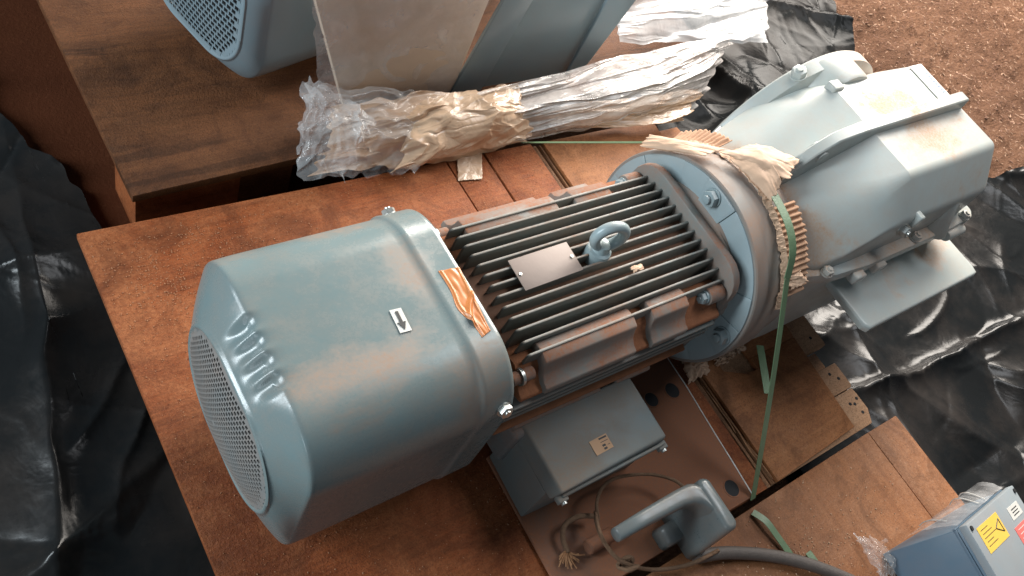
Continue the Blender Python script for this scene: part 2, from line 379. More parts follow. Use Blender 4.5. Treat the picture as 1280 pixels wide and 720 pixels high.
MT['plyred'] = wood_mat('red_plywood', (0.165, 0.038, 0.009), (0.29, 0.072, 0.018), (0.11, 0.027, 0.008), 'x', dust=0.6, dcol=(0.34, 0.125, 0.048), seed=2.0, wear=0.75, fw=0.12, fine_bump=0.75, powder=0.7)
MT['plytan'] = wood_mat('tan_plywood', (0.27, 0.098, 0.034), (0.38, 0.152, 0.056), (0.13, 0.046, 0.018), 'x', dust=0.4, dcol=(0.42, 0.20, 0.095), seed=7.0, wear=0.55, gs=(4, 60), fine_bump=0.4, fw=0.2, powder=0.35)
MT['ply2'] = wood_mat('second_crate_plywood', (0.25, 0.092, 0.033), (0.345, 0.140, 0.054), (0.14, 0.052, 0.020), 'y', dust=0.5, seed=9.0, wear=0.5, gs=(3, 50), fine_bump=0.4, fw=0.25, powder=0.3)
MT['ply3'] = wood_mat('rough_board', (0.085, 0.030, 0.010), (0.185, 0.068, 0.024), (0.055, 0.019, 0.007), 'x', dust=0.2, dcol=(0.26, 0.115, 0.05), seed=15.0, wear=0.6, gs=(5, 45), fine_bump=1.0, fw=0.75, powder=0.2)
MT['splitwood'] = wood_mat('split_dark_board', (0.16, 0.075, 0.036), (0.34, 0.17, 0.08), (0.07, 0.03, 0.016), 'y', dust=0.2, seed=19.0, wear=0.7, gs=(5, 160), fine_bump=0.8)
MT['plank'] = wood_mat('pale_plank', (0.40, 0.215, 0.115), (0.52, 0.31, 0.18), (0.30, 0.15, 0.08), 'x', dust=0.2, seed=25.0, wear=0.35, gs=(7, 90), fine_bump=0.35)
MT['edgeply'] = simple('plywood_edge', (0.30, 0.13, 0.06), 0.75, ns=120, var=0.35, bs=0.4)
MT['panel'] = simple('cream_panel', (0.50, 0.40, 0.31), 0.6, ns=9, var=0.12)
MT['film'] = film_mat('clear_film', opac=0.10, vary=0.28)
MT['film_heavy'] = film_mat('crinkled_film', (0.64, 0.60, 0.57), opac=0.36, vary=0.45, rough=0.17, stretch=(6, 6, 6), ns=3, wr=8)
MT['film_white'] = film_mat('white_film', (0.78, 0.78, 0.78), opac=0.55, vary=0.3, rough=0.25, wr=18)
MT['film_tan'] = film_mat('tan_wrap', (0.50, 0.33, 0.21), opac=0.72, vary=0.3, rough=0.3, wr=36)
MT['film_tan2'] = film_mat('tan_tape_wrap', (0.56, 0.39, 0.26), opac=0.55, vary=0.4, rough=0.28, wr=22)
MT['crumb'] = simple('sawdust_crumb', (0.38, 0.19, 0.10), 0.9, ns=300, var=0.3)
MT['palecrumb'] = simple('pale_crumb', (0.56, 0.36, 0.23), 0.9, ns=300, var=0.25)
MT['fleck'] = simple('pale_fleck', (0.40, 0.25, 0.165), 0.9, ns=300, var=0.4)
MT['soilchip'] = simple('soil_chip', (0.20, 0.105, 0.068), 0.95, ns=300, var=0.4)
MT['knot'] = simple('torn_fibre', (0.34, 0.17, 0.08), 0.85, ns=90, var=0.4, bs=0.6)

def black_plastic(name='black_plastic', rgh=0.20, ior=1.34):
    m, nt, b = new_mat(name); v = coords(nt)
    dn = ramp(nt, noise(nt, v, 7, 6, 0.65), [(0.42, 0.0), (0.75, 1.0)])
    nt.links.new(mixc(nt, math_(nt, 'MULTIPLY', dn, 0.16), (0.011, 0.012, 0.0125), (0.11, 0.075, 0.055)), b.inputs['Base Color'])
    nt.links.new(math_(nt, 'ADD', math_(nt, 'MULTIPLY', dn, 0.2), rgh), b.inputs['Roughness'])
    b.inputs['IOR'].default_value = ior; b.inputs['Specular IOR Level'].default_value = 0.35
    wr = math_(nt, 'ADD', noise(nt, v, 9, 3, 0.5, 1.5), math_(nt, 'MULTIPLY', noise(nt, v, 45, 3, 0.5, 0.8), 0.12))
    bump(nt, b, wr, 0.12, 0.02)
    return m
MT['black'] = black_plastic()
MT['black_dull'] = black_plastic('dull_black_plastic', 0.20, 1.16)  # same plastic and dust, IOR lowered to darken its lamp reflections
def soil():
    m, nt, b = new_mat('sawdust_soil'); v = coords(nt); vs = coords(nt, (60, 150, 60), rot=(0, 0, R_(35)))
    a = noise(nt, vs, 1.0, 6, 0.75, 0.5); f = noise(nt, v, 260, 4, 0.75); g = noise(nt, v, 3, 4)
    c = mixc(nt, ramp(nt, a, [(0.3, 0.0), (0.7, 1.0)]), (0.085, 0.036, 0.019), (0.31, 0.165, 0.098))
    c = mixc(nt, ramp(nt, g, [(0.35, 0.0), (0.65, 0.45)]), c, (0.095, 0.046, 0.028))
    c = mixc(nt, ramp(nt, f, [(0.55, 0.0), (0.8, 0.7)]), c, (0.42, 0.28, 0.20))
    nt.links.new(c, b.inputs['Base Color']); b.inputs['Roughness'].default_value = 0.95
    b.inputs['Specular IOR Level'].default_value = 0.15
    bump(nt, b, math_(nt, 'ADD', math_(nt, 'MULTIPLY', a, 1.0), math_(nt, 'MULTIPLY', f, 0.7)), 1.0, 0.014)
    return m
MT['soil'] = soil()
def floor_m():
    m, nt, b = new_mat('red_floor'); v = coords(nt)
    n = noise(nt, v, 8, 6, 0.65); f = noise(nt, v, 200, 4, 0.7)
    c = mixc(nt, n, (0.060, 0.018, 0.008), (0.11, 0.034, 0.014))
    c = mixc(nt, ramp(nt, f, [(0.55, 0.0), (0.8, 0.4)]), c, (0.20, 0.085, 0.04))
    nt.links.new(c, b.inputs['Base Color']); b.inputs['Roughness'].default_value = 0.9; b.inputs['Specular IOR Level'].default_value = 0.1
    bump(nt, b, f, 0.5, 0.004)
    return m
MT['floor'] = floor_m()

# ================================================================== SETTING
GZ = -0.14
# ground: one sheet; sawdust heap to the far right
def ground_h(x, y):
    h = np.zeros_like(x)
    t = np.clip((x - 1.75) / 1.2, 0, 1); h += 0.10 * t * t * (3 - 2 * t)
    k = np.clip((x - 1.3) / 0.5, 0, 1)
    h += k * (0.05 * fbm(x * 2.2, y * 2.2, 3, 4) + 0.020 * fbm(x * 11 + y * 5, y * 17 - x * 9, 9, 4))
    h += k * 0.006 * fbm(x * 55, y * 55, 21, 2)
    return h
xs = np.r_[np.linspace(-1.2, 1.3, 50), np.linspace(1.3, 4.2, 420)[1:]]; ys = np.r_[np.linspace(-1.6, -0.4, 20), np.linspace(-0.4, 2.4, 360)[1:], np.linspace(2.4, 4, 12)[1:]]
gx, gy = np.meshgrid(xs, ys)
gr = grid_mesh('ground', np.stack([gx, gy, GZ + ground_h(gx, gy)], -1), MT['soil'])
tag(gr, kind='structure')
fx, fy = np.meshgrid(np.linspace(-0.9, 0.6, 60), np.linspace(0.2, 2.2, 70))
fl = grid_mesh('floor', np.stack([fx, fy, GZ + 0.006 + 0.004 * fbm(fx * 6, fy * 6, 5, 3)], -1), MT['floor']); tag(fl, kind='structure')

# loose sawdust chips on the heap: nobody could count them
def chips(name, pts, size, mat, parent=None, flat=0.4, elong=2.2):
    V = []; F = []
    base = np.array([(-1, -1, -1), (1, -1, -1), (1, 1, -1), (-1, 1, -1), (-0.7, -0.8, 1), (0.8, -0.7, 1), (0.7, 0.8, 1), (-0.8, 0.6, 1)], float)
    fs = [(3, 2, 1, 0), (4, 5, 6, 7), (0, 1, 5, 4), (1, 2, 6, 5), (2, 3, 7, 6), (3, 0, 4, 7)]
    for p in pts:
        s = size * RNG.uniform(0.4, 1.3); b = base * np.array([s * RNG.uniform(1, elong), s * RNG.uniform(0.5, 1), s * flat])
        a = RNG.uniform(0, math.pi * 2); c, q = math.cos(a), math.sin(a)
        tl = RNG.uniform(-0.4, 0.4); b[:, 2] += b[:, 0] * tl
        b = np.c_[b[:, 0] * c - b[:, 1] * q, b[:, 0] * q + b[:, 1] * c, b[:, 2]] + np.asarray(p)
        k = len(V); V += b.tolist(); F += [tuple(i + k for i in f) for f in fs]
    return mesh(name, V, F, mat, parent, False, False)
n = 15000
cx = RNG.uniform(1.5, 3.8, n); cy = RNG.uniform(0.0, 2.0, n)
ch = ground_h(cx, cy)
sd = chips('sawdust', np.c_[cx, cy, GZ + ch + 0.0008], 0.0017, MT['soilchip'], None, 0.3, 3.5); tag(sd, 'loose reddish brown sawdust and chips covering the ground heap', 'sawdust', kind='stuff')

cx = RNG.uniform(1.5, 3.6, 9000); cy = RNG.uniform(0.0, 1.9, 9000)
sd = chips('sawdust', np.c_[cx, cy, GZ + ground_h(cx, cy) + 0.001], 0.0016, MT['fleck'], None, 0.3, 4.0); tag(sd, 'pale wood flecks strewn over the sawdust heap', 'sawdust', kind='stuff')
# black plastic sheeting
def sheet_folds(x, y, s, amp, fs=2.4, rot=0.5, fine=1.0):
    """long crisp creases plus many short ones"""
    rg = np.random.default_rng(s); x0, x1, y0, y1 = x.min(), x.max(), y.min(), y.max()
    h = amp * 1.2 * fbm(x * 2.2, y * 2.2, s + 60, 2) + amp * 0.4
    wx = x + 0.05 * vnoise(x * 4, y * 4, s + 1) + 0.012 * vnoise(x * 17, y * 17, s + 4); wy = y + 0.05 * vnoise(x * 4, y * 4, s + 2) + 0.012 * vnoise(x * 17, y * 17, s + 5)
    for n, L0, L1, w0, w1, a in ((26, 0.25, 0.8, 0.02, 0.07, 1.0), (90, 0.06, 0.25, 0.006, 0.022, 0.28 * fine), (160, 0.03, 0.12, 0.003, 0.010, 0.10 * fine)):
        for k in range(n):
            cx, cy = rg.uniform(x0, x1), rg.uniform(y0, y1); t = rot + rg.normal(0, 0.55) if n < 50 else rg.uniform(0, math.pi)
            L = rg.uniform(L0, L1); w_ = rg.uniform(w0, w1); c, q = math.cos(t), math.sin(t)
            u = (wx - cx) * c + (wy - cy) * q; v = -(wx - cx) * q + (wy - cy) * c + rg.uniform(-0.6, 0.6) * u * u / L * 0.5
            side = np.where(v > 0, 1.0, rg.uniform(0.25, 0.9))
            h = h + (a * amp * rg.uniform(0.5, 1.3) * (1 if rg.random() < 0.72 else -0.7)) * np.exp(-np.abs(v) / (w_ * side)) * np.exp(-(u / L) ** 4)
    return h
def plastic(name, quad, nx, ny, s, amp, base, label, fs=2.4, rot=0.5, edge=0.03, fine=1.0, mat='black'):
    q = np.array(quad, float); U, V = np.meshgrid(np.linspace(0, 1, nx), np.linspace(0, 1, ny))
    X = ((1 - U) * (1 - V))[..., None] * q[0] + (U * (1 - V))[..., None] * q[1] + (U * V)[..., None] * q[2] + ((1 - U) * V)[..., None] * q[3]
    ex = edge * fbm(U * 9, V * 9, s + 70, 3)[..., None] * np.array([1, 1])
    P = X[..., :2] + ex
    z = base(P[..., 0], P[..., 1]) + np.clip(sheet_folds(P[..., 0], P[..., 1], s, amp, fs, rot, fine), 0.002, None)
    o = grid_mesh(name, np.concatenate([P, z[..., None]], -1), MT[mat])
    return tag(o, label, 'plastic sheet')
plastic('plastic_sheet', [(-0.85, -0.45), (0.30, -0.45), (0.222, 0.86), (0.02, 1.75)], 190, 260, 3, 0.022,
        lambda x, y: GZ + 0.012 + 0.0 * x, 'dark black plastic sheeting on the floor beside the left plywood edge', 2.6, 1.2)
def right_base(x, y):
    return GZ + 0.02 + 0.10 * np.clip((x - 1.55) / 0.9, 0, 1) + 0.0 * y
plastic('plastic_sheet', [(1.05, -0.95), (2.9, -0.95), (2.62, 0.24), (1.24, 0.62)], 320, 250, 23, 0.024,
        right_base, 'crumpled black plastic sheeting beneath the gearbox and small blue box', 2.2, 2.2)
plastic('plastic_sheet', [(1.28, 0.60), (2.05, 0.62), (2.28, 1.02), (1.95, 1.75)], 150, 170, 47, 0.022,
        lambda x, y: GZ + 0.03 + 0.06 * np.clip((x - 1.4) / 0.8, 0, 1), 'black plastic sheeting bunched between gearbox and white film', 2.4, 2.3, 0.03, 0.5, 'black_dull')

# ================================================================== MAIN PALLET
pal = thing('plywood_pallet', 'reddish dusty plywood pallet carrying the large gear motor', 'pallet', (0.70, 0.37, GZ))
def sheet_poly(name, poly, z0, z1, mat, parent, bev=0.0015):
    return prism(name, poly, z0, z1, mat, parent, 'z', bev)
T = 0.012
sheet_poly('plywood_sheet', [(0.170, 0.004), (0.776, 0.004), (0.7775, 0.40), (0.776, 0.7505), (0.1725, 0.764)], -T, 0.0, MT['plyred'], pal)
sheet_poly('plywood_strip', [(0.7795, 0.003), (0.8565, 0.003), (0.8575, 0.7495), (0.7795, 0.750)], -T, -0.0012, MT['plyred'], pal)
sheet_poly('plywood_sheet', [(0.8595, 0.002), (0.9665, 0.002), (0.967, 0.747), (0.8605, 0.749)], -T, 0.0004, MT['plyred'], pal)
sheet_poly('plywood_sheet', [(0.9935, 0.002), (1.218, 0.012), (1.233, 0.1999), (1.1065, 0.1999), (1.1065, 0.178), (1.080, 0.178), (1.036, 0.2), (1.036, 0.236), (1.1065, 0.222), (1.1065, 0.2001), (1.233, 0.2001), (1.262, 0.5), (1.288, 0.739), (0.994, 0.745)], -0.008, 0.001, MT['plytan'], pal)
# split dark board in the seam, with splinters
prism('split_board', [(0.969, -T - 0.004), (0.9915, -T - 0.004), (0.9915, -0.006), (0.986, -0.003), (0.983, -0.010), (0.979, -0.009), (0.9765, -0.002), (0.969, -0.004)], 0.003, 0.742, MT['splitwood'], pal, 'y')
def splinter(x, y0, y1, w_, z):
    pts = [(x + random.uniform(-0.001, 0.001), y0 + (y1 - y0) * t, z + random.uniform(-0.001, 0.002)) for t in np.linspace(0, 1, 6)]
    return tube('splinter', pts, w_, MT['splitwood'], pal, 5, 14, 0.6, lambda t: 0.25 + math.sin(math.pi * min(1, t * 1.2 + 0.02)) ** 0.5 if t < 0.82 else 0.3)
for x, y0, y1 in ((0.972, 0.02, 0.13), (0.984, 0.04, 0.19), (0.980, 0.10, 0.2), (0.988, 0.01, 0.08)): splinter(x, y0, y1, 0.0016, -0.0015)
# deck planks under the right sheet, ends showing
PZ = -0.0105
def plank(y0, y1, x1, x0=0.9, z=PZ, th=0.018, mat='plank', chop=0.012):
    poly = [(x0, y0), (x1 - chop * 0.3, y0), (x1, y0 + chop * 0.5), (x1, y1 - chop * 0.2), (x1 - 0.002, y1), (x0, y1)]
    return sheet_poly('deck_plank', poly, z - th, z, MT[mat], pal, 0.0012)
pk = [plank(0.163, 0.250, 1.306), plank(0.074, 0.126, 1.294), plank(0.002, 0.0725, 1.290, chop=0.05), plank(0.660, 0.716, 1.353, chop=0.03, mat='plytan'), plank(0.258, 0.33, 1.30), plank(0.34, 0.42, 1.29), plank(0.43, 0.53, 1.30), plank(0.54, 0.65, 1.29)]
plank(0.128, 0.161, 1.288, 1.1, PZ - 0.019, 0.02, chop=0.004)
nails = [(1.281, 0.187), (1.275, 0.098), (1.262, 0.112), (1.268, 0.045), (1.272, 0.026), (1.258, 0.049), (1.281, 0.052), (1.335, 0.69)]
for (x, y) in nails: cyl('nail_hole', (x, y, PZ - 0.0005), (x, y, PZ + 0.0006), 0.0032, MT['dark'], pal, 10)
# skids and bearers under the deck
for y in (0.02, 0.34, 0.66): box('skid', (0.19, y, GZ - 0.002), (1.22, y + 0.07, -0.034), MT['ply3'], pal)
for x in (0.23, 0.68, 1.16): box('bearer', (x, 0.01, -0.0335), (x + 0.09, 0.735, -T - 0.0175 - 0.0005), MT['ply3'], pal)
box('bearer_strip', (0.19, 0.012, -0.0295), (0.895, 0.74, -T - 0.0004), MT['ply3'], pal)
# slot cut by the flange: a dark notch beside the flange

# second crate (front right)
c2 = thing('plywood_crate', 'tan plywood crate top carrying the small blue box', 'crate', (0.95, -0.3, GZ))
sheet_poly('plywood_sheet', [(0.42, -0.62), (1.236, -0.62), (1.238, -0.008), (0.42, -0.012)], -0.012, 0.0, MT['ply2'], c2)
sheet_poly('plywood_strip', [(1.2395, -0.62), (1.331, -0.62), (1.3285, -0.009), (1.2405, -0.008)], -0.012, -0.0015, MT['ply2'], c2)
box('side_board', (0.43, -0.032, GZ - 0.002), (1.325, -0.0135, -0.0125), MT['ply3'], c2)
box('side_board', (1.303, -0.61, GZ - 0.002), (1.3235, -0.0325, -0.0125), MT['ply3'], c2)
box('side_board', (0.43, -0.61, GZ - 0.002), (0.45, -0.0325, -0.0125), MT['ply3'], c2)

# third pallet (behind, upper left) carrying a second motor
c3 = thing('rough_wood_pallet', 'rough dark brown board pallet under the second motor', 'pallet', (0.8, 1.2, GZ))
sheet_poly('plywood_sheet', [(0.262, 0.808), (1.60, 0.860), (1.60, 1.9), (0.245, 1.9)], -0.016, 0.0, MT['ply3'], c3, 0.002)
box('skid', (0.275, 0.835, GZ - 0.002), (0.44, 0.93, -0.0165), MT['plyred'], c3)
box('skid', (0.4405, 0.842, GZ - 0.002), (0.535, 0.93, -0.0165), MT['ply3'], c3)
box('skid', (0.60, 0.85, GZ - 0.002), (0.95, 0.93, -0.0165), MT['ply3'], c3)
box('skid', (1.2, 0.87, GZ - 0.002), (1.5, 0.95, -0.0165), MT['ply3'], c3)
box('skid', (0.275, 1.5, GZ - 0.002), (1.5, 1.6, -0.0165), MT['ply3'], c3)

# grit on the plywood
def grit(name, n, area_, size, label, z=0.0008, mat='crumb', fn=None):
    pts = []
    while len(pts) < n:
        x = random.uniform(area_[0], area_[1]); y = random.uniform(area_[2], area_[3])
        if fn is None or random.random() < fn(x, y): pts.append((x, y, z))
    o = chips(name, pts, size, MT[mat], None, 0.6, 1.5); return tag(o, label, 'sawdust', kind='stuff')
def dens(x, y):
    d = math.exp(-(((x - 0.26) / 0.12) ** 2 + ((y - 0.66) / 0.10) ** 2)) + 0.6 * math.exp(-(((x - 0.95) / 0.16) ** 2 + ((y - 0.69) / 0.05) ** 2)) + 0.10
    return min(1, d * (0.5 + 1.2 * float(vnoise(x * 22, y * 22, 4)) + 0.3))
grit('sawdust', 3200, (0.18, 0.96, 0.03, 0.745), 0.0006, 'fine sawdust crumbs scattered over the red plywood', fn=dens)
grit('sawdust', 500, (0.70, 1.22, -0.30, -0.015), 0.0008, 'pale sawdust crumbs on the tan crate top', mat='palecrumb', fn=lambda x, y: 0.1 + math.exp(-(((x - 0.93) / 0.12) ** 2 + ((y + 0.13) / 0.06) ** 2)))

# ================================================================== STEEL PLATE
PL = [(0.5535, 0.235), (0.5490, 0.006), (0.926, 0.0035), (0.934, 0.13), (0.941, 0.262), (0.70, 0.270)]
holes = [(0.909, 0.207, 0.0135), (0.898, 0.030, 0.0135), (0.862, 0.208, 0.0125)]
st = prism('steel_plate', PL, 0.0015, 0.0075, MT['steel'], None, 'z', 0.0015)
tag(st, 'dusty brown steel plate with bolt holes under the terminal box', 'steel plate')
for hx, hy, hr in holes:
    secs = [[(hx + r * math.cos(a), hy + r * math.sin(a) * 1.05, z) for a in np.linspace(0, 2 * math.pi, 28, endpoint=False)] for r, z in ((hr + 0.0016, 0.0072), (hr + 0.0012, 0.0083), (hr, 0.0083), (hr - 0.001, 0.0078))]
    loft('hole_rim', secs, MT['steel'], st, False, False)
    cyl('bolt_hole', (hx, hy, 0.0074), (hx, hy, 0.0079), hr, MT['dark'], st, 26)
# pale strip along the plate edge
tube('pale_edge', [(0.941, 0.262, 0.0072), (0.9395, 0.2, 0.0074), (0.934, 0.13, 0.0074), (0.930, 0.06, 0.0074), (0.926, 0.0035, 0.0074)], 0.0011, MT['white_label'], st, 6, 24)

# ================================================================== GEAR MOTOR
YA, ZA = 0.360, 0.175
gm = thing('gear_motor', 'large grey blue gear motor with finned body lying on the red plywood', 'gear motor', (0.8, YA, 0.0))
def uv(x, u, v): return (x, YA + u, ZA + v)

# fan cover -------------------------------------------------------
A0, B0, A1, A2 = 0.1060, 0.084, 0.1400, 0.1432
OU, OV = -0.010, 0.016      # the grille sits a little off the cover's centre
RC = 0.077
NS = 480
def sec(x, a, r, cut=None):
    P = rsq(a, r, NS)
    return [(x, YA + p[0], ZA + p[1]) for p in P]
def cover(name, x0, yA, zA, mat, parent, xm=0.479, flutes=True, a0=A0, B0=B0, a1=A1, a2=A2, ridge=0.437):
    secs = []
    def S(x, P): secs.append([(x + 0 * 0, yA + p[0], zA + p[1]) for p in P])
    off = np.array([OU, OV]) if flutes else np.zeros(2)
    ro = rsq(a0, 0.080, NS, B0) + off; r1 = rsq(a1, RC - 0.003, NS)
    for dx, m in ((0.0028, -0.010), (0.0018, -0.004), (0.0012, -0.0022), (0.0005, -0.0005), (0.0022, 0.0022)): S(x0 + dx, rsq(a0 + m, 0.080 + m, NS, B0 + m) + off)
    X1 = x0 + 0.030
    K = 16
    for k in range(1, K):
        t = k / K
        P = ro * (1 - t) + r1 * t
        bulge = 0.0035 * math.sin(math.pi * t)
        nrm = P / np.linalg.norm(P, axis=1)[:, None]
        P = P + nrm * bulge
        if flutes:
            for i in range(NS):
                u, v = P[i]
                s = u
                if abs(v) > abs(u) and -0.052 < s < 0.040:
                    wv = min(1, 1.15 * (0.5 - 0.5 * math.cos(2 * math.pi * (s + 0.052) / 0.023)) ** 0.7)
                    e = min(1, max(0, (t - 0.08) / 0.75)); e = e * e * (3 - 2 * e)
                    P[i] -= nrm[i] * 0.0085 * wv * e
        S(x0 + 0.0022 + (X1 - x0 - 0.0022) * t, P)
    for dx, da, r in ((0.0, 0.0, -0.003), (0.002, 0.0012, -0.002), (0.005, 0.0019, -0.001), (0.008, 0.0022, 0.0), (0.013, 0.0024, 0.0)):
        P = rsq(a1 + da, RC + r, NS)
        if flutes:
            for i in range(NS):
                u, v = P[i]
                if abs(v) > abs(u) and -0.052 < u < 0.040: P[i][1] -= math.copysign(0.0085 * min(1, 1.15 * (0.5 - 0.5 * math.cos(2 * math.pi * (u + 0.052) / 0.023)) ** 0.7) * math.exp(-dx / 0.004), v)
        S(X1 + dx, P)
    S(X1 + 0.020, rsq(a1 + 0.0026, RC, NS)); S(X1 + 0.030, rsq(a1 + 0.0027, RC, NS))
    S(ridge - 0.012, rsq(a2 - 0.0006, RC, NS)); S(ridge - 0.004, rsq(a2 - 0.0006, RC, NS)); S(ridge - 0.001, rsq(a2 + 0.0004, RC, NS)); S(ridge + 0.002, rsq(a2 + 0.0018, RC, NS)); S(ridge + 0.006, rsq(a2 + 0.0014, RC, NS))
    S(xm - 0.006, rsq(a2 + 0.0013, RC, NS)); S(xm - 0.0012, rsq(a2 + 0.0012, RC, NS)); S(xm, rsq(a2 + 0.0002, RC, NS)); S(xm + 0.0002, rsq(a2 - 0.003, RC - 0.002, NS)); S(xm - 0.10, rsq(a2 - 0.004, RC - 0.003, NS))
    return loft(name, secs, mat, parent, False, False, True, 62)
def grille(name, x0, yA, zA, a, mat, parent, pitch=0.0058, hole=0.34, dome=0.013, rr=0.077, skew=0.5, bb_=None):
    V = []; F = []; nC = int(a * 2 / pitch) + 4
    def ins(u, v, m=0.0):
        A = a - m; r = rr - m; qx = abs(u) - (A - r); qy = abs(v) - ((bb_ or a) - m - r)
        return math.hypot(max(qx, 0), max(qy, 0)) + min(max(qx, qy), 0) - r
    def pt(u, v):
        d = 1 - min(1, (u / a) ** 2 + (v / (bb_ or a)) ** 2); return (x0 - dome * d, yA + u, zA + v)
    for j in range(-nC // 2, nC // 2 + 1):
        for i in range(-nC // 2, nC // 2 + 1):
            cu = (i + (skew if j % 2 else 0)) * pitch; cv = j * pitch * 0.9
            d = ins(cu, cv)
            if d > 0.0: continue
            h = pitch * 0.5; g = pitch * hole; vh = h * 0.9
            solid = d > -0.007 or math.hypot(cu, cv) < 0.004
            k = len(V)
            out = [(cu - h, cv - vh), (cu + h, cv - vh), (cu + h, cv + vh), (cu - h, cv + vh)]
            V += [pt(*p) for p in out]
            if solid: F.append((k, k + 1, k + 2, k + 3))
            else:
                inn = [(cu - g, cv - g * 0.9), (cu + g, cv - g * 0.9), (cu + g, cv + g * 0.9), (cu - g, cv + g * 0.9)]
                V += [pt(*p) for p in inn]
                F += [(k + q, k + (q + 1) % 4, k + 4 + (q + 1) % 4, k + 4 + q) for q in range(4)]
    o = mesh(name, V, F, mat, parent, False, True)
    md = o.modifiers.new('thickness', 'SOLIDIFY'); md.thickness = 0.0014; md.offset = 0
    tag(o, kind='stuff')
    return o
X0 = 0.2055
fc = cover('fan_cover', X0, YA, ZA, MT['cover'], gm)
grille('fan_grille', X0 + 0.0022, YA + OU, ZA + OV, A0 - 0.003, MT['grillemetal'], fc, bb_=B0 - 0.003)
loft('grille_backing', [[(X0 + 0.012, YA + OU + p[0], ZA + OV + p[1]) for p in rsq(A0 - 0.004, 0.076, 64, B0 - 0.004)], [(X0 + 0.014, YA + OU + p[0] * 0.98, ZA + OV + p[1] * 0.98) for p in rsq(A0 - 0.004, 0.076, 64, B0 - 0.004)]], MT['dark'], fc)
for u in (1, -1):
    hexbolt('cover_bolt', uv(0.4655, u * 0.1395, 0.0905), (0, u, 0.40), MT['zinc'], fc, 0.0085, 0.007)
# arrow label printed plate
topz = ZA + A2 - 0.0022 + 0.0004
def flat_poly(name, pts, z, th, mat, parent):
    return prism(name, pts, z, z + th, mat, parent, 'z')
flat_poly('arrow_label', [(0.3750, 0.3525), (0.3885, 0.3515), (0.3870, 0.3225), (0.3735, 0.3235)], ZA + 0.1432, 0.0007, MT['white_label'], fc)
flat_poly('arrow_mark', [(0.3797, 0.3490), (0.3830, 0.3488), (0.3822, 0.3350), (0.3855, 0.3348), (0.3802, 0.3255), (0.3755, 0.3355), (0.3789, 0.3352)], ZA + 0.1441, 0.0005, MT['print'], fc)
# torn brown tape across the cover's mouth band
nu, nv = 40, 90
U, V = np.meshgrid(np.linspace(0, 1, nu), np.linspace(0, 1, nv))
tl = np.array([0.4515, 0.380]); tr = np.array([0.4790 - 0.0006, 0.377]); br = np.array([0.4700, 0.291]); bl = np.array([0.4565, 0.287])
left = np.array([tl + (bl - tl) * t + np.array([-0.006 * math.exp(-((t - 0.55) / 0.18) ** 2), 0]) for t in V[:, 0]])
right = np.array([tr + (br - tr) * t for t in V[:, 0]])
XY = left[:, None, :] * (1 - U[..., None]) + right[:, None, :] * U[..., None]
cr = 0.0022 * np.abs(fbm(U * 1.5 + V * 2, V * 3 - U * 2, 8, 2)) + 0.0012 * np.exp(-((U - 0.12 - 0.1 * V) / 0.05) ** 2) + 0.0012 * np.exp(-((U - 0.9) / 0.05) ** 2)
cr += 0.004 * np.exp(-((V + 0.35 * U - 0.78) / 0.05) ** 2)
Z = ZA + A2 + 0.0012 + cr
tp = grid_mesh('brown_tape', np.concatenate([XY, Z[..., None]], -1), MT['tape'], fc, True, 0.0006); tp['label'] = 'torn strip of copper brown tape on the cover rim'

# stator ----------------------------------------------------------
sh = lathe_x('stator_housing', [(0.44, 0.080), (0.50, 0.0880), (0.53, 0.0910), (0.86, 0.0910), (0.885, 0.095)], YA, ZA, MT['core'], gm)
XF0, XF1 = 0.500, 0.884
def fin_mesh(h, base, x0, x1, th, nm):
    """fin in local coords: x along, z out; rounded front top corner, tapered"""
    r = 0.006; prof = [(x0, base)]
    for k in range(7):
        t = R_(180 - 90 * k / 6); prof.append((x0 + r + r * math.cos(t), h - r + r * math.sin(t)))
    prof += [(x1 - 0.002, h), (x1, h - 0.002), (x1, base)]
    bm = bmesh.new()
    A = [bm.verts.new((p, -th * (0.5 if q > h - 0.02 else 0.75), q)) for p, q in prof]; B = [bm.verts.new((p, th * (0.5 if q > h - 0.02 else 0.75), q)) for p, q in prof]
    n = len(prof); bm.faces.new(A); bm.faces.new(B[::-1])
    for i in range(n): bm.faces.new((A[i], A[(i + 1) % n], B[(i + 1) % n], B[i]))
    bmesh.ops.recalc_face_normals(bm, faces=bm.faces)
    es = [e for e in bm.edges if len(e.link_faces) == 2 and e.calc_face_angle(0) > R_(60) and max(v.co.z for v in e.verts) > h - 0.012]
    bmesh.ops.bevel(bm, geom=es, offset=th * 0.33, segments=2, profile=0.5, affect='EDGES')
    me = bpy.data.meshes.new(nm); bm.to_mesh(me); bm.free(); me.materials.append(MT['fin']); me.shade_smooth(); me.set_sharp_from_angle(angle=R_(35))
    return me
NT = 13; sp = 0.0159
def put_fin(me, x, y, z, rotx):
    o = link(bpy.data.objects.new('cooling_fin', me)); o.parent = sh
    o.location = (x, y, z); o.rotation_euler = (rotx, 0, 0)
    return o
tops = {}
for i in range(NT):
    u = (i - (NT - 1) / 2) * sp
    tip = 0.1065 - 0.010 * (abs(u) / 0.0955) ** 3
    base = math.sqrt(max(0.0910 ** 2 - u * u, 0.0)) - 0.004 if abs(u) < 0.089 else 0.045
    front = 0.526 if abs(i - 6) > 1 else 0.526
    xe = XF1 - (0.0 if u > -0.03 else 0.012 * (abs(u) / 0.0955) ** 2)
    put_fin(fin_mesh(tip, base, front, xe, 0.0036, 'cooling_fin'), 0, YA + u, ZA, 0)
    if i % 2 == 0: put_fin(fin_mesh(tip, base, front, xe, 0.0036, 'cooling_fin'), 0, YA + u, ZA, math.pi)
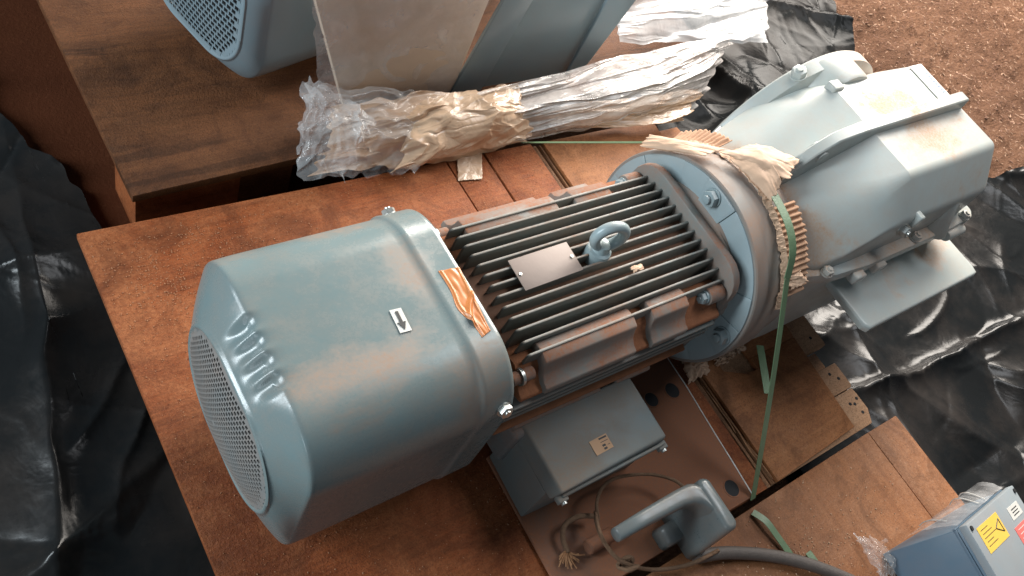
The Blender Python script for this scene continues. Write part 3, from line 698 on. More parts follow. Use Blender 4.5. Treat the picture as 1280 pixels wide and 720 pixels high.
# side fins
vs_ = [0.034, 0.018, 0.002, -0.014, -0.030, -0.046, -0.062, -0.078]
tips = [0.133, 0.1325, 0.131, 0.128, 0.124, 0.119, 0.112, 0.104]
for v, tpv in zip(vs_, tips):
    b = math.sqrt(max(0.0910 ** 2 - v * v, 0.0004)) - 0.004
    x0 = 0.505 if v > -0.02 else 0.70
    put_fin(fin_mesh(tpv, b, x0, XF1 - 0.012, 0.0046, 'cooling_fin'), 0, YA, ZA + v, math.pi / 2)       # -y side
    put_fin(fin_mesh(tpv, b, 0.505, XF1 - 0.012, 0.0046, 'cooling_fin'), 0, YA, ZA + v, -math.pi / 2)
# corner blocks
def corner(sx, sz, lab=None):
    def P(pts): return [(YA + sx * u, ZA + sz * v) for u, v in pts]
    long_ = [(0.060, 0.060), (0.084, 0.093), (0.098, 0.0945), (0.1105, 0.0895), (0.1125, 0.080), (0.1165, 0.070), (0.124, 0.0635), (0.1325, 0.0610), (0.1335, 0.050), (0.118, 0.044), (0.080, 0.040)]
    low = [(0.060, 0.060), (0.082, 0.078), (0.094, 0.080), (0.104, 0.074), (0.110, 0.064), (0.118, 0.056), (0.1285, 0.053), (0.130, 0.046), (0.116, 0.042), (0.080, 0.040)]
    b = prism('corner_block', P(low), 0.515, 0.872, MT['rustdust'], sh, 'x', 0.002)
    for x0, x1 in ((0.548, 0.700), (0.730, 0.798)):
        prism('mounting_pad', P(long_), x0, x1, MT['block'], b, 'x', 0.0022)
    # small web between pad and first fins
    for x in (0.56, 0.62, 0.69, 0.745, 0.80):
        y = YA + sx * 0.086; 
        box('web', (x, min(y, YA + sx * 0.1), ZA + sz * 0.074 - 0.004), (x + 0.010, max(y, YA + sx * 0.1), ZA + sz * 0.086), MT['block'], b, 0.002)
    # bolt boss by the end shield
    c = cyl('bolt_boss', uv(0.842, sx * 0.104, sz * 0.078), uv(0.872, sx * 0.104, sz * 0.078), 0.013, MT['block'], b, 20, bev=0.002)
    hexbolt('shield_bolt', uv(0.842, sx * 0.104, sz * 0.078), (-1, 0, 0), MT['boltpaint'], b, 0.0085, 0.008)
    cyl('bolt_boss', uv(0.505, sx * 0.107, sz * 0.070), uv(0.538, sx * 0.107, sz * 0.070), 0.0085, MT['block'], b, 18, bev=0.0015)
    lathe_n = cyl('ring_washer', uv(0.517, sx * 0.107, sz * 0.070), uv(0.521, sx * 0.107, sz * 0.070), 0.0115, MT['zinc'], b, 18)
for sx in (1, -1):
    for sz in (1, -1): corner(sx, sz)
# end shield
es_ = [(p[0] + YA, p[1] + ZA) for p in rsq(0.1215, 0.045, 64)]
prism('end_shield', es_, 0.8745, 0.889, MT['block'], gm, 'x', 0.003)
loft('shield_neck', [[uv(x, p[0], p[1]) for p in rsq(a, r, 64)] for x, a, r in ((0.888, 0.118, 0.045), (0.894, 0.117, 0.06), (0.900, 0.121, 0.10), (0.9045, 0.126, 0.12))], MT['rim'], gm)
# name plate
np_ = prism('nameplate', [(0.5655, 0.3385), (0.5670, 0.3845), (0.6625, 0.3855), (0.6605, 0.3405)], ZA + 0.1080, ZA + 0.1092, MT['plate'], sh, 'z', 0.0004)
for x, y in ((0.572, 0.3615), (0.656, 0.363)): cyl('rivet', (x, y, ZA + 0.1090), (x, y, ZA + 0.1106), 0.0021, MT['zinc'], sh, 12)
# eye bolt
def torus(name, c, R, r, mat, parent, rotz=0.0, n=40, m=16, tilt=0.0):
    secs = []
    for i in range(n):
        a = 2 * math.pi * i / n; ring = []
        for k in range(m):
            b = 2 * math.pi * k / m; rr = R + r * math.cos(b)
            p = Vector((rr * math.cos(a), r * 1.1 * math.sin(b), rr * math.sin(a)))
            p.rotate(Matrix.Rotation(tilt, 3, 'X')); p.rotate(Matrix.Rotation(rotz, 3, 'Z')); ring.append(tuple(Vector(c) + p))
        secs.append(ring)
    nn = m; V = [p for s in secs for p in s]
    F = [(k * nn + i, k * nn + (i + 1) % nn, ((k + 1) % n) * nn + (i + 1) % nn, ((k + 1) % n) * nn + i) for k in range(n) for i in range(nn)]
    return mesh(name, V, F, mat, parent, True, True, 0)
EX = 0.702
secs = [[(EX + r * math.cos(a), YA + r * math.sin(a), ZA + z) for a in np.linspace(0, 2 * math.pi, 28, endpoint=False)] for r, z in ((0.017, 0.080), (0.0175, 0.106), (0.0165, 0.1105), (0.0125, 0.112), (0.0105, 0.116), (0.0105, 0.123), (0.005, 0.126))]
eye = loft('eye_bolt', secs, MT['eye'], gm)
torus('eye_ring', (EX + 0.002, YA, ZA + 0.1375), 0.0205, 0.0072, MT['eye'], eye, R_(-14), tilt=R_(0))

# flange -----------------------------------------------------------
RF = 0.168
flg = lathe_x('motor_flange', [(0.899, 0.090), (0.9005, 0.122), (0.9075, 0.1265), (0.9085, 0.132), (0.9085, 0.160), (0.9065, 0.1615), (0.9055, 0.1665), (0.9075, RF), (0.930, RF), (0.931, RF - 0.001), (0.960, RF - 0.001), (0.962, RF - 0.003), (0.962, 0.10)], YA, ZA, MT['rim'], gm, 128)
def sector(name, a0, a1, r0, r1, x0, x1, mat, parent, n=10):
    an = [R_(a0 + (a1 - a0) * k / n) for k in range(n + 1)]
    poly = [(YA + r1 * math.cos(a), ZA + r1 * math.sin(a)) for a in an] + [(YA + r0 * math.cos(a), ZA + r0 * math.sin(a)) for a in an[::-1]]
    return prism(name, poly, x0, x1, mat, parent, 'x', 0.0012)
# painted face: raised and sunk sectors
for a0, a1, hx in ((62, 79.5, 0.9040), (80, 101, 0.9020), (33, 61.5, 0.9048), (6, 32.5, 0.9035), (101.5, 147, 0.9048), (147.5, 168, 0.9035), (168.5, 190, 0.9020), (190.5, 212, 0.9040), (212.5, 262, 0.9048), (262.5, 300, 0.9035), (300.5, 365.5, 0.9045)):
    sector('flange_pad', a0 - 0.1, a1 + 0.4, 0.119, 0.1625, hx - 0.0005, 0.912, MT['flange'], flg)
for a in (88, 178, 268, 358, 133):
    y, z = YA + 0.146 * math.cos(R_(a)), ZA + 0.146 * math.sin(R_(a))
    if a != 133:
        hexbolt('flange_nut', (0.9022, y, z), (-1, 0, 0), MT['boltpaint'], flg, 0.0125, 0.010)
        cyl('stud', (0.893, y, z), (0.884, y, z), 0.0065, MT['boltpaint'], flg, 14, bev=0.001)

# gearbox ------------------------------------------------------------
gb = lathe_x('gearbox_adapter', [(0.9625, 0.155), (0.966, 0.158), (1.015, 0.156), (1.03, 0.150)], YA, ZA, MT['rim'], gm)
def oct_(x, wt, vt, ws, vs2, vb, r=0.012, rt=None):
    """upper housing outline: flat top, corner facet, side, bottom; as a closed (u,v) polygon with rounded corners"""
    base = [(wt, vt), (-wt, vt), (-ws, vs2), (-ws, vb), (ws, vb), (ws, vs2)]
    out = []; n = len(base)
    for i in range(n):
        p0, p1, p2 = map(np.array, (base[i - 1], base[i], base[(i + 1) % n]))
        a = (p0 - p1) / np.linalg.norm(p0 - p1); b = (p2 - p1) / np.linalg.norm(p2 - p1)
        rr = min(rt if (rt and i < 2) else r, 0.49 * np.linalg.norm(p0 - p1), 0.49 * np.linalg.norm(p2 - p1))
        for t in np.linspace(0, 1, 6):
            q = (1 - t) ** 2 * (p1 + a * rr) + 2 * t * (1 - t) * p1 + t * t * (p1 + b * rr); out.append(uv(x, q[0], q[1]))
    return out
secs = [oct_(1.005, 0.060, 0.132, 0.122, 0.098, -0.10, 0.010, 0.05),
        oct_(1.045, 0.072, 0.151, 0.135, 0.104, -0.12, 0.007, 0.05),
        oct_(1.085, 0.082, 0.170, 0.1410, 0.122, -0.13, 0.005, 0.05),
        oct_(1.120, 0.090, 0.187, 0.1425, 0.146, -0.13, 0.004, 0.05),
        oct_(1.155, 0.0945, 0.2025, 0.1425, 0.161, -0.13, 0.006, 0.02),
        oct_(1.198, 0.0935, 0.2213, 0.1425, 0.167, -0.13, 0.009),
        oct_(1.447, 0.0935, 0.2225, 0.1415, 0.160, -0.13, 0.010),
        oct_(1.460, 0.092, 0.2205, 0.1395, 0.157, -0.13, 0.008),
        oct_(1.468, 0.088, 0.2150, 0.134, 0.150, -0.128, 0.012),
        oct_(1.472, 0.080, 0.2050, 0.125, 0.140, -0.125, 0.015)]
gh = loft('gearbox_housing', secs, MT['gear'], gm, True, True, True, 16)
# ridge rib along the top
rib = []
for x, v0, v1, hw in ((1.018, 0.12, 0.139, 0.007), (1.040, 0.13, 0.172, 0.0075), (1.070, 0.15, 0.206, 0.008), (1.105, 0.17, 0.2270, 0.0085), (1.16, 0.19, 0.2345, 0.009), (1.30, 0.20, 0.2385, 0.009), (1.454, 0.20, 0.2425, 0.009), (1.458, 0.20, 0.2410, 0.0085)):
    rib.append([uv(x, p, q) for p, q in ((-hw - 0.003, v0), (-hw - 0.001, v1 - 0.002), (-hw + 0.001, v1 - 0.0002), (hw - 0.001, v1), (hw + 0.001, v1 - 0.002), (hw + 0.003, v0))])
loft('top_rib', rib, MT['gear'], gh, True, True, True, 30)
# curved gusset at the near end of the rib
prism('lifting_gusset', [(1.022, ZA + 0.13), (1.03, ZA + 0.162), (1.05, ZA + 0.186), (1.078, ZA + 0.208), (1.12, ZA + 0.2285), (1.17, ZA + 0.2325), (1.17, ZA + 0.19), (1.10, ZA + 0.16)], YA - 0.0045, YA + 0.0045, MT['gear'], gh, 'y', 0.0015)
cyl('rib_eye', (1.088, YA - 0.0125, ZA + 0.197), (1.088, YA + 0.0125, ZA + 0.197), 0.011, MT['gear'], gh, 24, bev=0.002)
# split flange along the near side with bolts
def plan(name, pts, z0, z1, mat, parent, bev=0.003):
    return prism(name, [(x, YA + u) for x, u in pts], ZA + z0, ZA + z1, mat, parent, 'z', bev)
sf = plan('split_flange', [(0.985, -0.10), (1.02, -0.140), (1.08, -0.156), (1.16, -0.162), (1.40, -0.162), (1.485, -0.158), (1.500, -0.146), (1.500, 0.14), (1.40, 0.160), (1.1, 0.158), (1.0, 0.12)], 0.072, 0.096, MT['gear'], gh, 0.005)
for x, u in ((1.125, -0.1665), (1.185, -0.164)):
    box('flange_bolt', (x, YA + u - 0.007, ZA + 0.070), (x + 0.026, YA + u + 0.010, ZA + 0.088), MT['gear'], sf, 0.003)
for x in (1.06, 1.30, 1.46): hexbolt('joint_bolt', uv(x, -0.151 if x > 1.1 else -0.146, 0.096), (0, 0, 1), MT['gear'], sf, 0.0085, 0.008)
hexbolt('drain_plug', uv(1.208, -0.1425, 0.145), (0, -1, 0.35), MT['zinc'], gh, 0.0095, 0.010)
box('stop_lug', uv(1.222, -0.150, 0.150), uv(1.236, -0.118, 0.174), MT['gear'], gh, 0.003)
cyl('end_boss', uv(1.375, -0.146, 0.085), uv(1.375, -0.135, 0.150), 0.026, MT['gear'], gh, 28, r1=0.008, bev=0.002)
cyl('end_plug', uv(1.405, -0.164, 0.0785), uv(1.46, -0.164, 0.0785), 0.010, MT['gear'], sf, 20, bev=0.002)
# lower housing (mostly hidden)
loft('lower_housing', [oct_(x, a, 0.072, b, 0.03, -0.15, 0.02) for x, a, b in ((1.01, 0.10, 0.11), (1.10, 0.132, 0.134), (1.45, 0.135, 0.136), (1.47, 0.12, 0.125))], MT['gear'], gh)
# side cover block protruding at the near side
def rrect(x0, x1, y0, y1, r, z, ins=0.0):
    P = rsq((x1 - x0) / 2 - ins, r, 72, (y1 - y0) / 2 - ins); return [((x0 + x1) / 2 + p[0], (y0 + y1) / 2 + p[1], z) for p in P]
loft('side_cover', [rrect(1.146 + dx, 1.500, 0.121 + dy, 0.235, 0.009, z, i) for z, i, dx, dy in ((0.120, 0.004, 0.120, 0.040), (0.186, 0.002, 0.008, 0.003), (0.1905, 0.0005, 0.0, 0.0), (0.1985, 0.0, 0.0, 0.0), (0.2015, 0.0010, 0.0, 0.0), (0.2030, 0.0030, 0.0, 0.0), (0.2034, 0.005, 0.0, 0.0))], MT['gear'], gh, True, True, True, 40)
# output disc on the far side, its rim and lugs
def lathe_y(name, prof, cx, cz, mat, parent, n=96):
    secs = [[(cx + r * math.cos(2 * math.pi * i / n), y, cz + r * math.sin(2 * math.pi * i / n)) for i in range(n)] for y, r in prof]
    return loft(name, secs, mat, parent, True, True, True, 30)
od = lathe_y('output_flange', [(0.470, 0.150), (0.486, 0.196), (0.489, 0.2005), (0.512, 0.2005), (0.515, 0.198), (0.515, 0.1)], 1.275, 0.200, MT['gear'], gh)
cyl('output_boss', (1.262, 0.45, 0.332), (1.262, 0.510, 0.332), 0.074, MT['gear'], gh, 40, bev=0.006)
hexbolt('rim_bolt', (1.180, 0.501, 0.374), (-0.35, 0.1, 0.9), MT['gear'], od, 0.012, 0.011)
box('shoulder_lug', uv(1.190, 0.080, 0.205), uv(1.216, 0.100, 0.2265), MT['gear'], gh, 0.003)
# far-side base for the flange neck
loft('output_neck', [[(1.27 + a * p[0] / 0.1, y, 0.24 + p[1]) for p in rsq(0.1, 0.06, 48)] for y, a in ((0.44, 0.12), (0.49, 0.12))], MT['gear'], gh)
# white serial label on the housing end
lz = ZA + 0.2232
lb = prism('serial_label', [(1.418, YA + 0.016), (1.455, YA + 0.016), (1.457, YA + 0.094), (1.420, YA + 0.094)], lz, lz + 0.0008, MT['white_label'], gh, 'z')
for k in range(8):
    y0 = YA + 0.026 + k * 0.0062
    prism('serial_mark', [(1.444, y0), (1.4515, y0), (1.4515, y0 + 0.0042), (1.444, y0 + 0.0042)], lz + 0.001, lz + 0.0013, MT['blue_print'], gh, 'z')

# terminal box ---------------------------------------------------------
TB = [(0.5655, 0.2105), (0.757, 0.2085), (0.7545, 0.1285), (0.5605, 0.1240)]
tb = prism('terminal_box', [(0.5560, 0.235), (0.758, 0.232), (0.7545, 0.1320), (0.5525, 0.1390)], 0.0085, 0.100, MT['termbox'], gm, 'z', 0.003)
bm = bmesh.new()
lid_lo = [(0.5545, 0.234, 0.098), (0.760, 0.231, 0.098), (0.757, 0.1270, 0.098), (0.5530, 0.1300, 0.098)]
lid_hi = [(0.5640, 0.233, 0.1225), (0.7585, 0.231, 0.1225), (0.7555, 0.1300, 0.1225), (0.5610, 0.1260, 0.1225)]
vv = [bm.verts.new(p) for p in lid_lo + lid_hi]
for f in ((0, 1, 2, 3), (4, 5, 6, 7), (0, 1, 5, 4), (1, 2, 6, 5), (2, 3, 7, 6), (3, 0, 4, 7)): bm.faces.new([vv[i] for i in f])
bmesh.ops.recalc_face_normals(bm, faces=bm.faces)
bmesh.ops.bevel(bm, geom=list(bm.edges), offset=0.004, segments=3, profile=0.5, affect='EDGES')
lid = frombm('box_lid', bm, MT['termbox'], tb, True, 40)
# lid lip, hinge notch and screws
box('lid_lip', (0.566, 0.1225, 0.1055), (0.752, 0.1275, 0.1135), MT['termbox'], tb, 0.0018)
for x in (0.5585, 0.742): 
    box('lid_ear', (x, 0.1180, 0.100), (x + 0.016, 0.130, 0.110), MT['termbox'], tb, 0.002)
    cyl('lid_screw', (x + 0.008, 0.119, 0.105), (x + 0.008, 0.115, 0.105), 0.0042, MT['zinc'], tb, 12)
tl_ = prism('sticker', [(0.637, 0.170), (0.668, 0.171), (0.6675, 0.150), (0.6365, 0.149)], 0.1228, 0.1233, MT['tan_label'], tb, 'z')
for x0, x1, y0, y1 in ((0.6525, 0.666, 0.1665, 0.1688), (0.6525, 0.658, 0.1560, 0.1590), (0.6525, 0.658, 0.1515, 0.1545), (0.6525, 0.6655, 0.1622, 0.1630), (0.661, 0.6655, 0.1560, 0.1567)):
    prism('sticker_print', [(x0, y0), (x1, y0), (x1, y1), (x0, y1)], 0.1234, 0.1236, MT['print'], tb, 'z')
box('box_neck', (0.585, 0.2325, 0.03), (0.745, 0.30, 0.105), MT['stator'], gm, 0.005)
box('box_neck', (0.545, 0.215, 0.040), (0.585, 0.30, 0.118), MT['stator'], gm, 0.006)
# wood chock that carries the motor under the flange and cover
for i, (x, w_) in enumerate(((0.38, 0.05), (0.80, 0.06))):
    ck = box('wood_chock', (x, YA - 0.10, 0.0006), (x + w_, YA + 0.10, 0.030 if i == 0 else 0.052), MT['plank'], None, 0.002)
    tag(ck, ['short timber chock under the fan cover', 'short timber chock under the finned body'][i], 'chock')

# ================================================================== CARDBOARD, PAPER, STRAPS
def corr(a0, a1, n, x0, x1, seed, flare=0.012):
    an = np.linspace(R_(a0), R_(a1), n); tt = np.linspace(0, 1, 16)
    A, Tt = np.meshgrid(an, tt)
    rag = 0.006 * vnoise(A * 40, A * 0 + 3, seed)
    x = x0 + (x1 - x0 + rag) * Tt
    r = 0.1690 + 0.0022 * np.sin(A * 122) + flare * Tt * (0.4 + 0.6 * np.abs(np.sin(A * 1.7 + seed))) + 0.003 * vnoise(A * 9, Tt * 3, seed + 2)
    return np.stack([x, YA + r * np.cos(A), ZA + r * np.sin(A)], -1)
cb = thing('cardboard_wrap', 'torn corrugated cardboard strip wrapped behind the motor flange', 'cardboard', (0.985, YA, ZA + 0.17))
grid_mesh('corrugated_strip', corr(30, 62, 200, 0.966, 1.004, 1), MT['card'], cb, True, 0.0014)
grid_mesh('corrugated_strip', corr(106, 152, 220, 0.966, 1.016, 4, 0.002), MT['card'], cb, True, 0.0014)
# torn liner edge
an = np.linspace(R_(20), R_(158), 260); secs = []
A, Tt = np.meshgrid(an, np.linspace(0, 1, 6))
r = 0.1685 + 0.0035 * np.abs(vnoise(A * 55, Tt * 2, 6)) + 0.003 * Tt
x = 0.9575 + 0.010 * Tt + 0.006 * vnoise(A * 30, A * 0, 9) * (1 - Tt)
grid_mesh('torn_liner', np.stack([x, YA + r * np.cos(A), ZA + r * np.sin(A)], -1), MT['kraft'], cb, False, 0.001)

def fold_field(U, V, seed, spec, rot=None, asp=1.0):
    """crisp creases in a sheet's own (u, v): spec rows are (count, length, width, height)"""
    rg = np.random.default_rng(seed); h = np.zeros_like(U); V = V * asp
    wu = U + 0.05 * vnoise(U * 5, V * 5, seed + 1); wv = V + 0.05 * vnoise(U * 5, V * 5, seed + 2)
    for n, L, w_, a in spec:
        for k in range(n):
            cu, cv = rg.uniform(0, 1), rg.uniform(0, asp); t = rg.uniform(0, math.pi) if rot is None else rot + rg.normal(0, 0.3)
            c, q = math.cos(t), math.sin(t); Lk = L * rg.uniform(0.4, 1.4); wk = w_ * rg.uniform(0.4, 1.5)
            u = (wu - cu) * c + (wv - cv) * q; v = -(wu - cu) * q + (wv - cv) * c + rg.uniform(-0.5, 0.5) * u * u / L
            sd_ = np.where(v > 0, 1.0, rg.uniform(0.2, 0.9))
            h = h + a * rg.uniform(0.4, 1.2) * (1 if rg.random() < 0.7 else -0.8) * np.exp(-(np.abs(v) / (wk * sd_)) ** 1.35) * np.exp(-(u / Lk) ** 4)
    return h
def crumple(name, quad, nx, ny, amp, seed, mat, parent=None, smooth=True, rag=0.03, solid=0.0006, fs=5, bulge=0.0, sharp=0, pleat=None, spec=None, rot=None, asp=1.0):
    q = [np.array(p, float) for p in quad]
    U, V = np.meshgrid(np.linspace(0, 1, nx), np.linspace(0, 1, ny))
    Ur = U + rag * (vnoise(V * 14, V * 0 + 1, seed) * (1 - U) * 2 + vnoise(V * 14, V * 0 + 7, seed) * U * 2) + rag * 0.5 * vnoise(U * 8, V * 8, seed + 31)
    Vr = V + rag * (vnoise(U * 14, U * 0 + 3, seed) * (1 - V) * 2 + vnoise(U * 14, U * 0 + 5, seed) * V * 2)
    X = ((1 - Ur) * (1 - Vr))[..., None] * q[0] + (Ur * (1 - Vr))[..., None] * q[1] + (Ur * Vr)[..., None] * q[2] + ((1 - Ur) * Vr)[..., None] * q[3]
    nrm = np.cross(q[1] - q[0], q[3] - q[0]); nrm /= np.linalg.norm(nrm)
    if nrm[2] < 0: nrm = -nrm
    if spec is None: spec = [(7, 0.5, 0.10, 1.0), (22, 0.22, 0.04, 0.45), (40, 0.12, 0.018, 0.18)]
    h = amp * (fold_field(U, V, seed, spec, rot, asp) + 0.8 * fbm(U * 2.2, V * 2.2 * asp, seed + 9, 2))
    h = h + bulge * np.sin(np.pi * np.clip(V, 0, 1)) * np.sin(np.pi * np.clip(U, 0.0, 1)) ** 0.5
    return grid_mesh(name, X + h[..., None] * nrm, mat, parent, smooth, solid, sharp)
# kraft paper torn on top of the cardboard
crumple('paper_flap', [px(900, 190, z=.350), px(945, 180, z=.358), px(999, 200, z=.368), px(985, 224, z=.368)], 50, 40, 0.0030, 3, MT['kraft'], cb, True, 0.03,  0.0006, 2.2, 0.008, spec=[(3, 0.5, 0.16, 1.2), (7, 0.25, 0.06, 0.45)])
crumple('paper_flap', [px(915, 200, z=.352), px(955, 192, z=.362), px(978, 222, z=.362), px(966, 252, z=.350)], 50, 40, 0.0035, 5, MT['kraft'], cb, True, 0.03,  0.0006, 2.2, 0.008, spec=[(3, 0.5, 0.16, 1.2), (7, 0.25, 0.06, 0.45)])
crumple('paper_flap', [px(800, 184, z=.29), px(812, 168, z=.30), px(905, 186, z=.35), px(880, 196, z=.345)], 50, 40, 0.0025, 8, MT['kraft'], cb, True, 0.02,  0.0006, 2.2, 0.008, spec=[(3, 0.5, 0.16, 1.2), (7, 0.25, 0.06, 0.45)])
crumple('paper_flap', [px(978, 345, z=.285), px(998, 338, z=.285), px(1011, 352, z=.278), px(990, 362, z=.272)], 24, 24, 0.002, 9, MT['kraft'], cb, True, 0.08)
# kraft scrap on the deck
o = crumple('paper_scrap', [px(852, 452, z=.010), px(878, 448, z=.012), px(885, 468, z=.016), px(862, 478, z=.008)], 40, 40, 0.006, 15, MT['kraft'], None, True, 0.12, 0.0006, 3, 0.012)
tag(o, 'crumpled tan paper scrap on the deck under the flange', 'paper scrap')
o = crumple('paper_scrap', [px(788, 334, z=.286), px(800, 331, z=.286), px(805, 338, z=.289), px(792, 341, z=.288)], 20, 16, 0.002, 19, MT['kraft'], None, True, 0.1, 0.0006, 3, 0.003)
tag(o, 'tiny tan paper crumb lying between the cooling fins', 'paper scrap')
# curls of shavings near the flange foot
for i, (a, b) in enumerate(((900, 452), (912, 443), (925, 436))):
    p = px(a, b, z=0.006)
    o = crumple('wood_shaving', [p + (-.010, -.005, -.003), p + (.010, -.006, 0), p + (.011, .006, .004), p + (-.009, .006, 0)], 16, 12, 0.004, 60 + i, MT['kraft'], None, True, 0.2, 0.0006, 3)
    tag(o, ['pale curled wood shaving beside the crumpled tan scrap', 'pale curled wood shaving between scrap and dark notch', 'pale curled wood shaving at the edge of the dark notch'][i], 'wood shaving', 'wood shavings by the flange')

# green strap over the neck
ss = thing('packing_strap', 'dull green packing strap pulled over the gearbox neck down to the deck', 'strap', (0.93, 0.0, 0.0))
arc = [(1.02 - 0.0006 * (a - 70), YA + 0.1785 * math.cos(R_(a)), ZA + 0.1785 * math.sin(R_(a))) for a in range(70, 142, 6)]
arc = [(1.018, YA + 0.178 * math.cos(R_(a)), ZA + 0.178 * math.sin(R_(a))) for a in range(40, 118, 6)]
p_bend = px(984, 348, Y=0.222); p_top = px(966, 240, Y=0.330)
down = [p_top, p_top * 0.66 + p_bend * 0.34 + np.array([0, -0.012, 0.012]), p_top * 0.33 + p_bend * 0.67 + np.array([0, -0.012, 0.012]), p_bend]
seg1 = smooth_path([tuple(p) for p in down], 40)
ribbon('strap_band', seg1, (1, 0.0, 0.15), 0.0130, 0.0011, MT['strap'], ss, straight=True)
p_end = px(941, 624, z=0.003)
tw = []
line = np.array([p_bend + (p_end - p_bend) * t for t in np.linspace(0, 1, 30)])
line[:, 0] += 0.004 * np.sin(np.linspace(0, math.pi, 30))
ribbon('strap_band', line, (1, 0.15, 0.1), 0.0125, 0.0011, MT['strap'], ss, straight=True)
q0 = px(950, 432, z=0.075); q1 = px(960, 492, z=0.080)
ribbon('strap_tail', np.array([q0 + (q1 - q0) * t for t in np.linspace(0, 1, 12)]), (1, 0.1, 0.2), 0.012, 0.001, MT['strap'], ss, straight=True)
far = np.array([px(806, 178, Y=0.50) + (px(652, 178, z=0.003) - px(806, 178, Y=0.50)) * t for t in np.linspace(0, 1, 20)])
ribbon('strap_band', far, (1, 0.3, 0.25), 0.0045, 0.001, MT['strap'], ss, straight=True)
loose = [px(941, 640, z=0.004), px(958, 652, z=0.010), px(973, 672, z=0.008), px(990, 696, z=0.004)]
o = ribbon('strap_offcut', [tuple(p) for p in loose], (1, 0.2, 0), 0.012, 0.001, MT['strap']); tag(o, 'curled loose end of green strap lying on the tan crate', 'strap')
o = ribbon('strap_offcut', [tuple(px(1010, 690, z=.003)), tuple(px(1022, 706, z=.004))], (1, 0.2, 0), 0.012, 0.001, MT['strap'], steps=8); tag(o, 'short olive scrap of strap beside the rubber hose', 'strap')

# tape scrap on the deck edge
o = crumple('tape_scrap', [(0.775, 0.702, 0.0015), (0.822, 0.694, 0.0015), (0.853, 0.748, 0.004), (0.803, 0.756, 0.004)], 30, 30, 0.0007, 70, MT['film_tan'], None, True, 0.02); tag(o, 'small dull tape patch on the red plywood edge by the film', 'tape')

# ================================================================== BRACKET ON THE STEEL PLATE
br_ = thing('cast_bracket', 'grey blue cast bracket with a long arm standing on the steel plate', 'bracket', (0.78, 0.02, 0.0083))
secs = []
def blk(z, x0, x1, y0, y1, r): return [((x0 + x1) / 2 + p[0], (y0 + y1) / 2 + p[1], z) for p in rsq((x1 - x0) / 2, r, 64, (y1 - y0) / 2)]
loft('block', [blk(z, a, b, c, d, r) for z, a, b, c, d, r in ((0.009, 0.752, 0.786, -0.026, 0.052, 0.010), (0.04, 0.753, 0.785, -0.024, 0.055, 0.010), (0.095, 0.756, 0.781, -0.021, 0.0585, 0.010), (0.113, 0.757, 0.780, -0.020, 0.0585, 0.010), (0.1175, 0.7595, 0.778, -0.0175, 0.0560, 0.008), (0.1190, 0.763, 0.7745, -0.014, 0.0525, 0.005))], MT['bracket'], br_, True, True, True, 0)
def sup(x, y0, y1, z0, z1, e):
    out = []
    for t in np.linspace(0, 2 * math.pi, 48, endpoint=False):
        c, q = math.cos(t), math.sin(t)
        out.append((x, (y0 + y1) / 2 + (y1 - y0) / 2 * math.copysign(abs(c) ** (2 / e), c), (z0 + z1) / 2 + (z1 - z0) / 2 * math.copysign(abs(q) ** (2 / e), q)))
    return out
loft('arm', [sup(*q) for q in ((0.612, 0.043, 0.060, 0.091, 0.106, 2.4), (0.614, 0.0420, 0.0612, 0.0895, 0.1075, 2.6), (0.66, 0.0410, 0.0625, 0.0890, 0.1110, 2.8), (0.725, 0.038, 0.063, 0.088, 0.1145, 3.0), (0.740, 0.034, 0.0625, 0.085, 0.1160, 3.2), (0.750, 0.027, 0.062, 0.078, 0.1172, 3.4), (0.755, 0.018, 0.0605, 0.068, 0.1176, 3.8), (0.758, 0.008, 0.0590, 0.056, 0.1176, 4.2), (0.764, 0.004, 0.0570, 0.052, 0.1165, 4.5))], MT['bracket'], br_, True, True, True, 0)
loft('foot', [blk(z, a, b, c, d, 0.008) for z, a, b, c, d in ((0.009, 0.722, 0.768, 0.004, 0.036), (0.026, 0.726, 0.768, 0.005, 0.035), (0.033, 0.731, 0.768, 0.008, 0.032))], MT['bracket'], br_, True, True, True, 0)
o = loft('pipe_stub', [[(x, 0.060 + r * math.cos(t), 0.021 + r * math.sin(t)) for t in np.linspace(0, 2 * math.pi, 24, endpoint=False)] for x, r in ((0.612, 0.009), (0.614, 0.0105), (0.66, 0.0105), (0.662, 0.009))], MT['steel']); tag(o, 'short grey pipe stub under the twine on the steel plate', 'pipe')

# twine with a frayed knot
tn = thing('twine', 'dirty brown twine looped round the bracket arm', 'twine', (0.64, 0.07, 0.01))
loop = [px(748, 650, z=.045), px(746, 628, z=.050), px(755, 607, z=.050), px(775, 596, z=.045), px(812, 593, z=.040), px(842, 600, z=.045), px(858, 612, z=.05)]
tube('strand', [tuple(p) for p in loop], 0.0026, MT['twine'], tn, 8, 60)
loop2 = [px(858, 612, z=.05), px(800, 640, z=.03), px(745, 648, z=.045), px(748, 662, z=.06), px(758, 682, z=.06), px(778, 702, z=.05), px(815, 712, z=.03), px(860, 706, z=.025), px(898, 688, z=.022)]
tube('strand', [tuple(p) for p in loop2[2:]], 0.0030, MT['twine'], tn, 8, 60)
loop3 = [px(744, 640, z=.045), px(750, 665, z=.068), px(764, 690, z=.05), px(782, 706, z=.04)]
tube('strand', [tuple(p) for p in loop3], 0.0026, MT['twine'], tn, 8, 40)
loop4 = [px(745, 645, z=.030), px(722, 646, z=.030), px(706, 657, z=.028), px(704, 675, z=.022), px(710, 690, z=.018)]
tube('strand', [tuple(p) for p in loop4], 0.0038, MT['twine'], tn, 8, 40)
kp = px(784, 706, z=.045)
for i in range(5):
    a = [tuple(kp + np.array([0.011 * math.cos(t + i), 0.009 * math.sin(t + i * 0.7), 0.006 * math.sin(2 * t + i)])) for t in np.linspace(0, 5.5, 9)]
    tube('knot_strand', a, 0.0026, MT['twine'], tn, 6, 30)
kp = px(710, 690, z=.016)
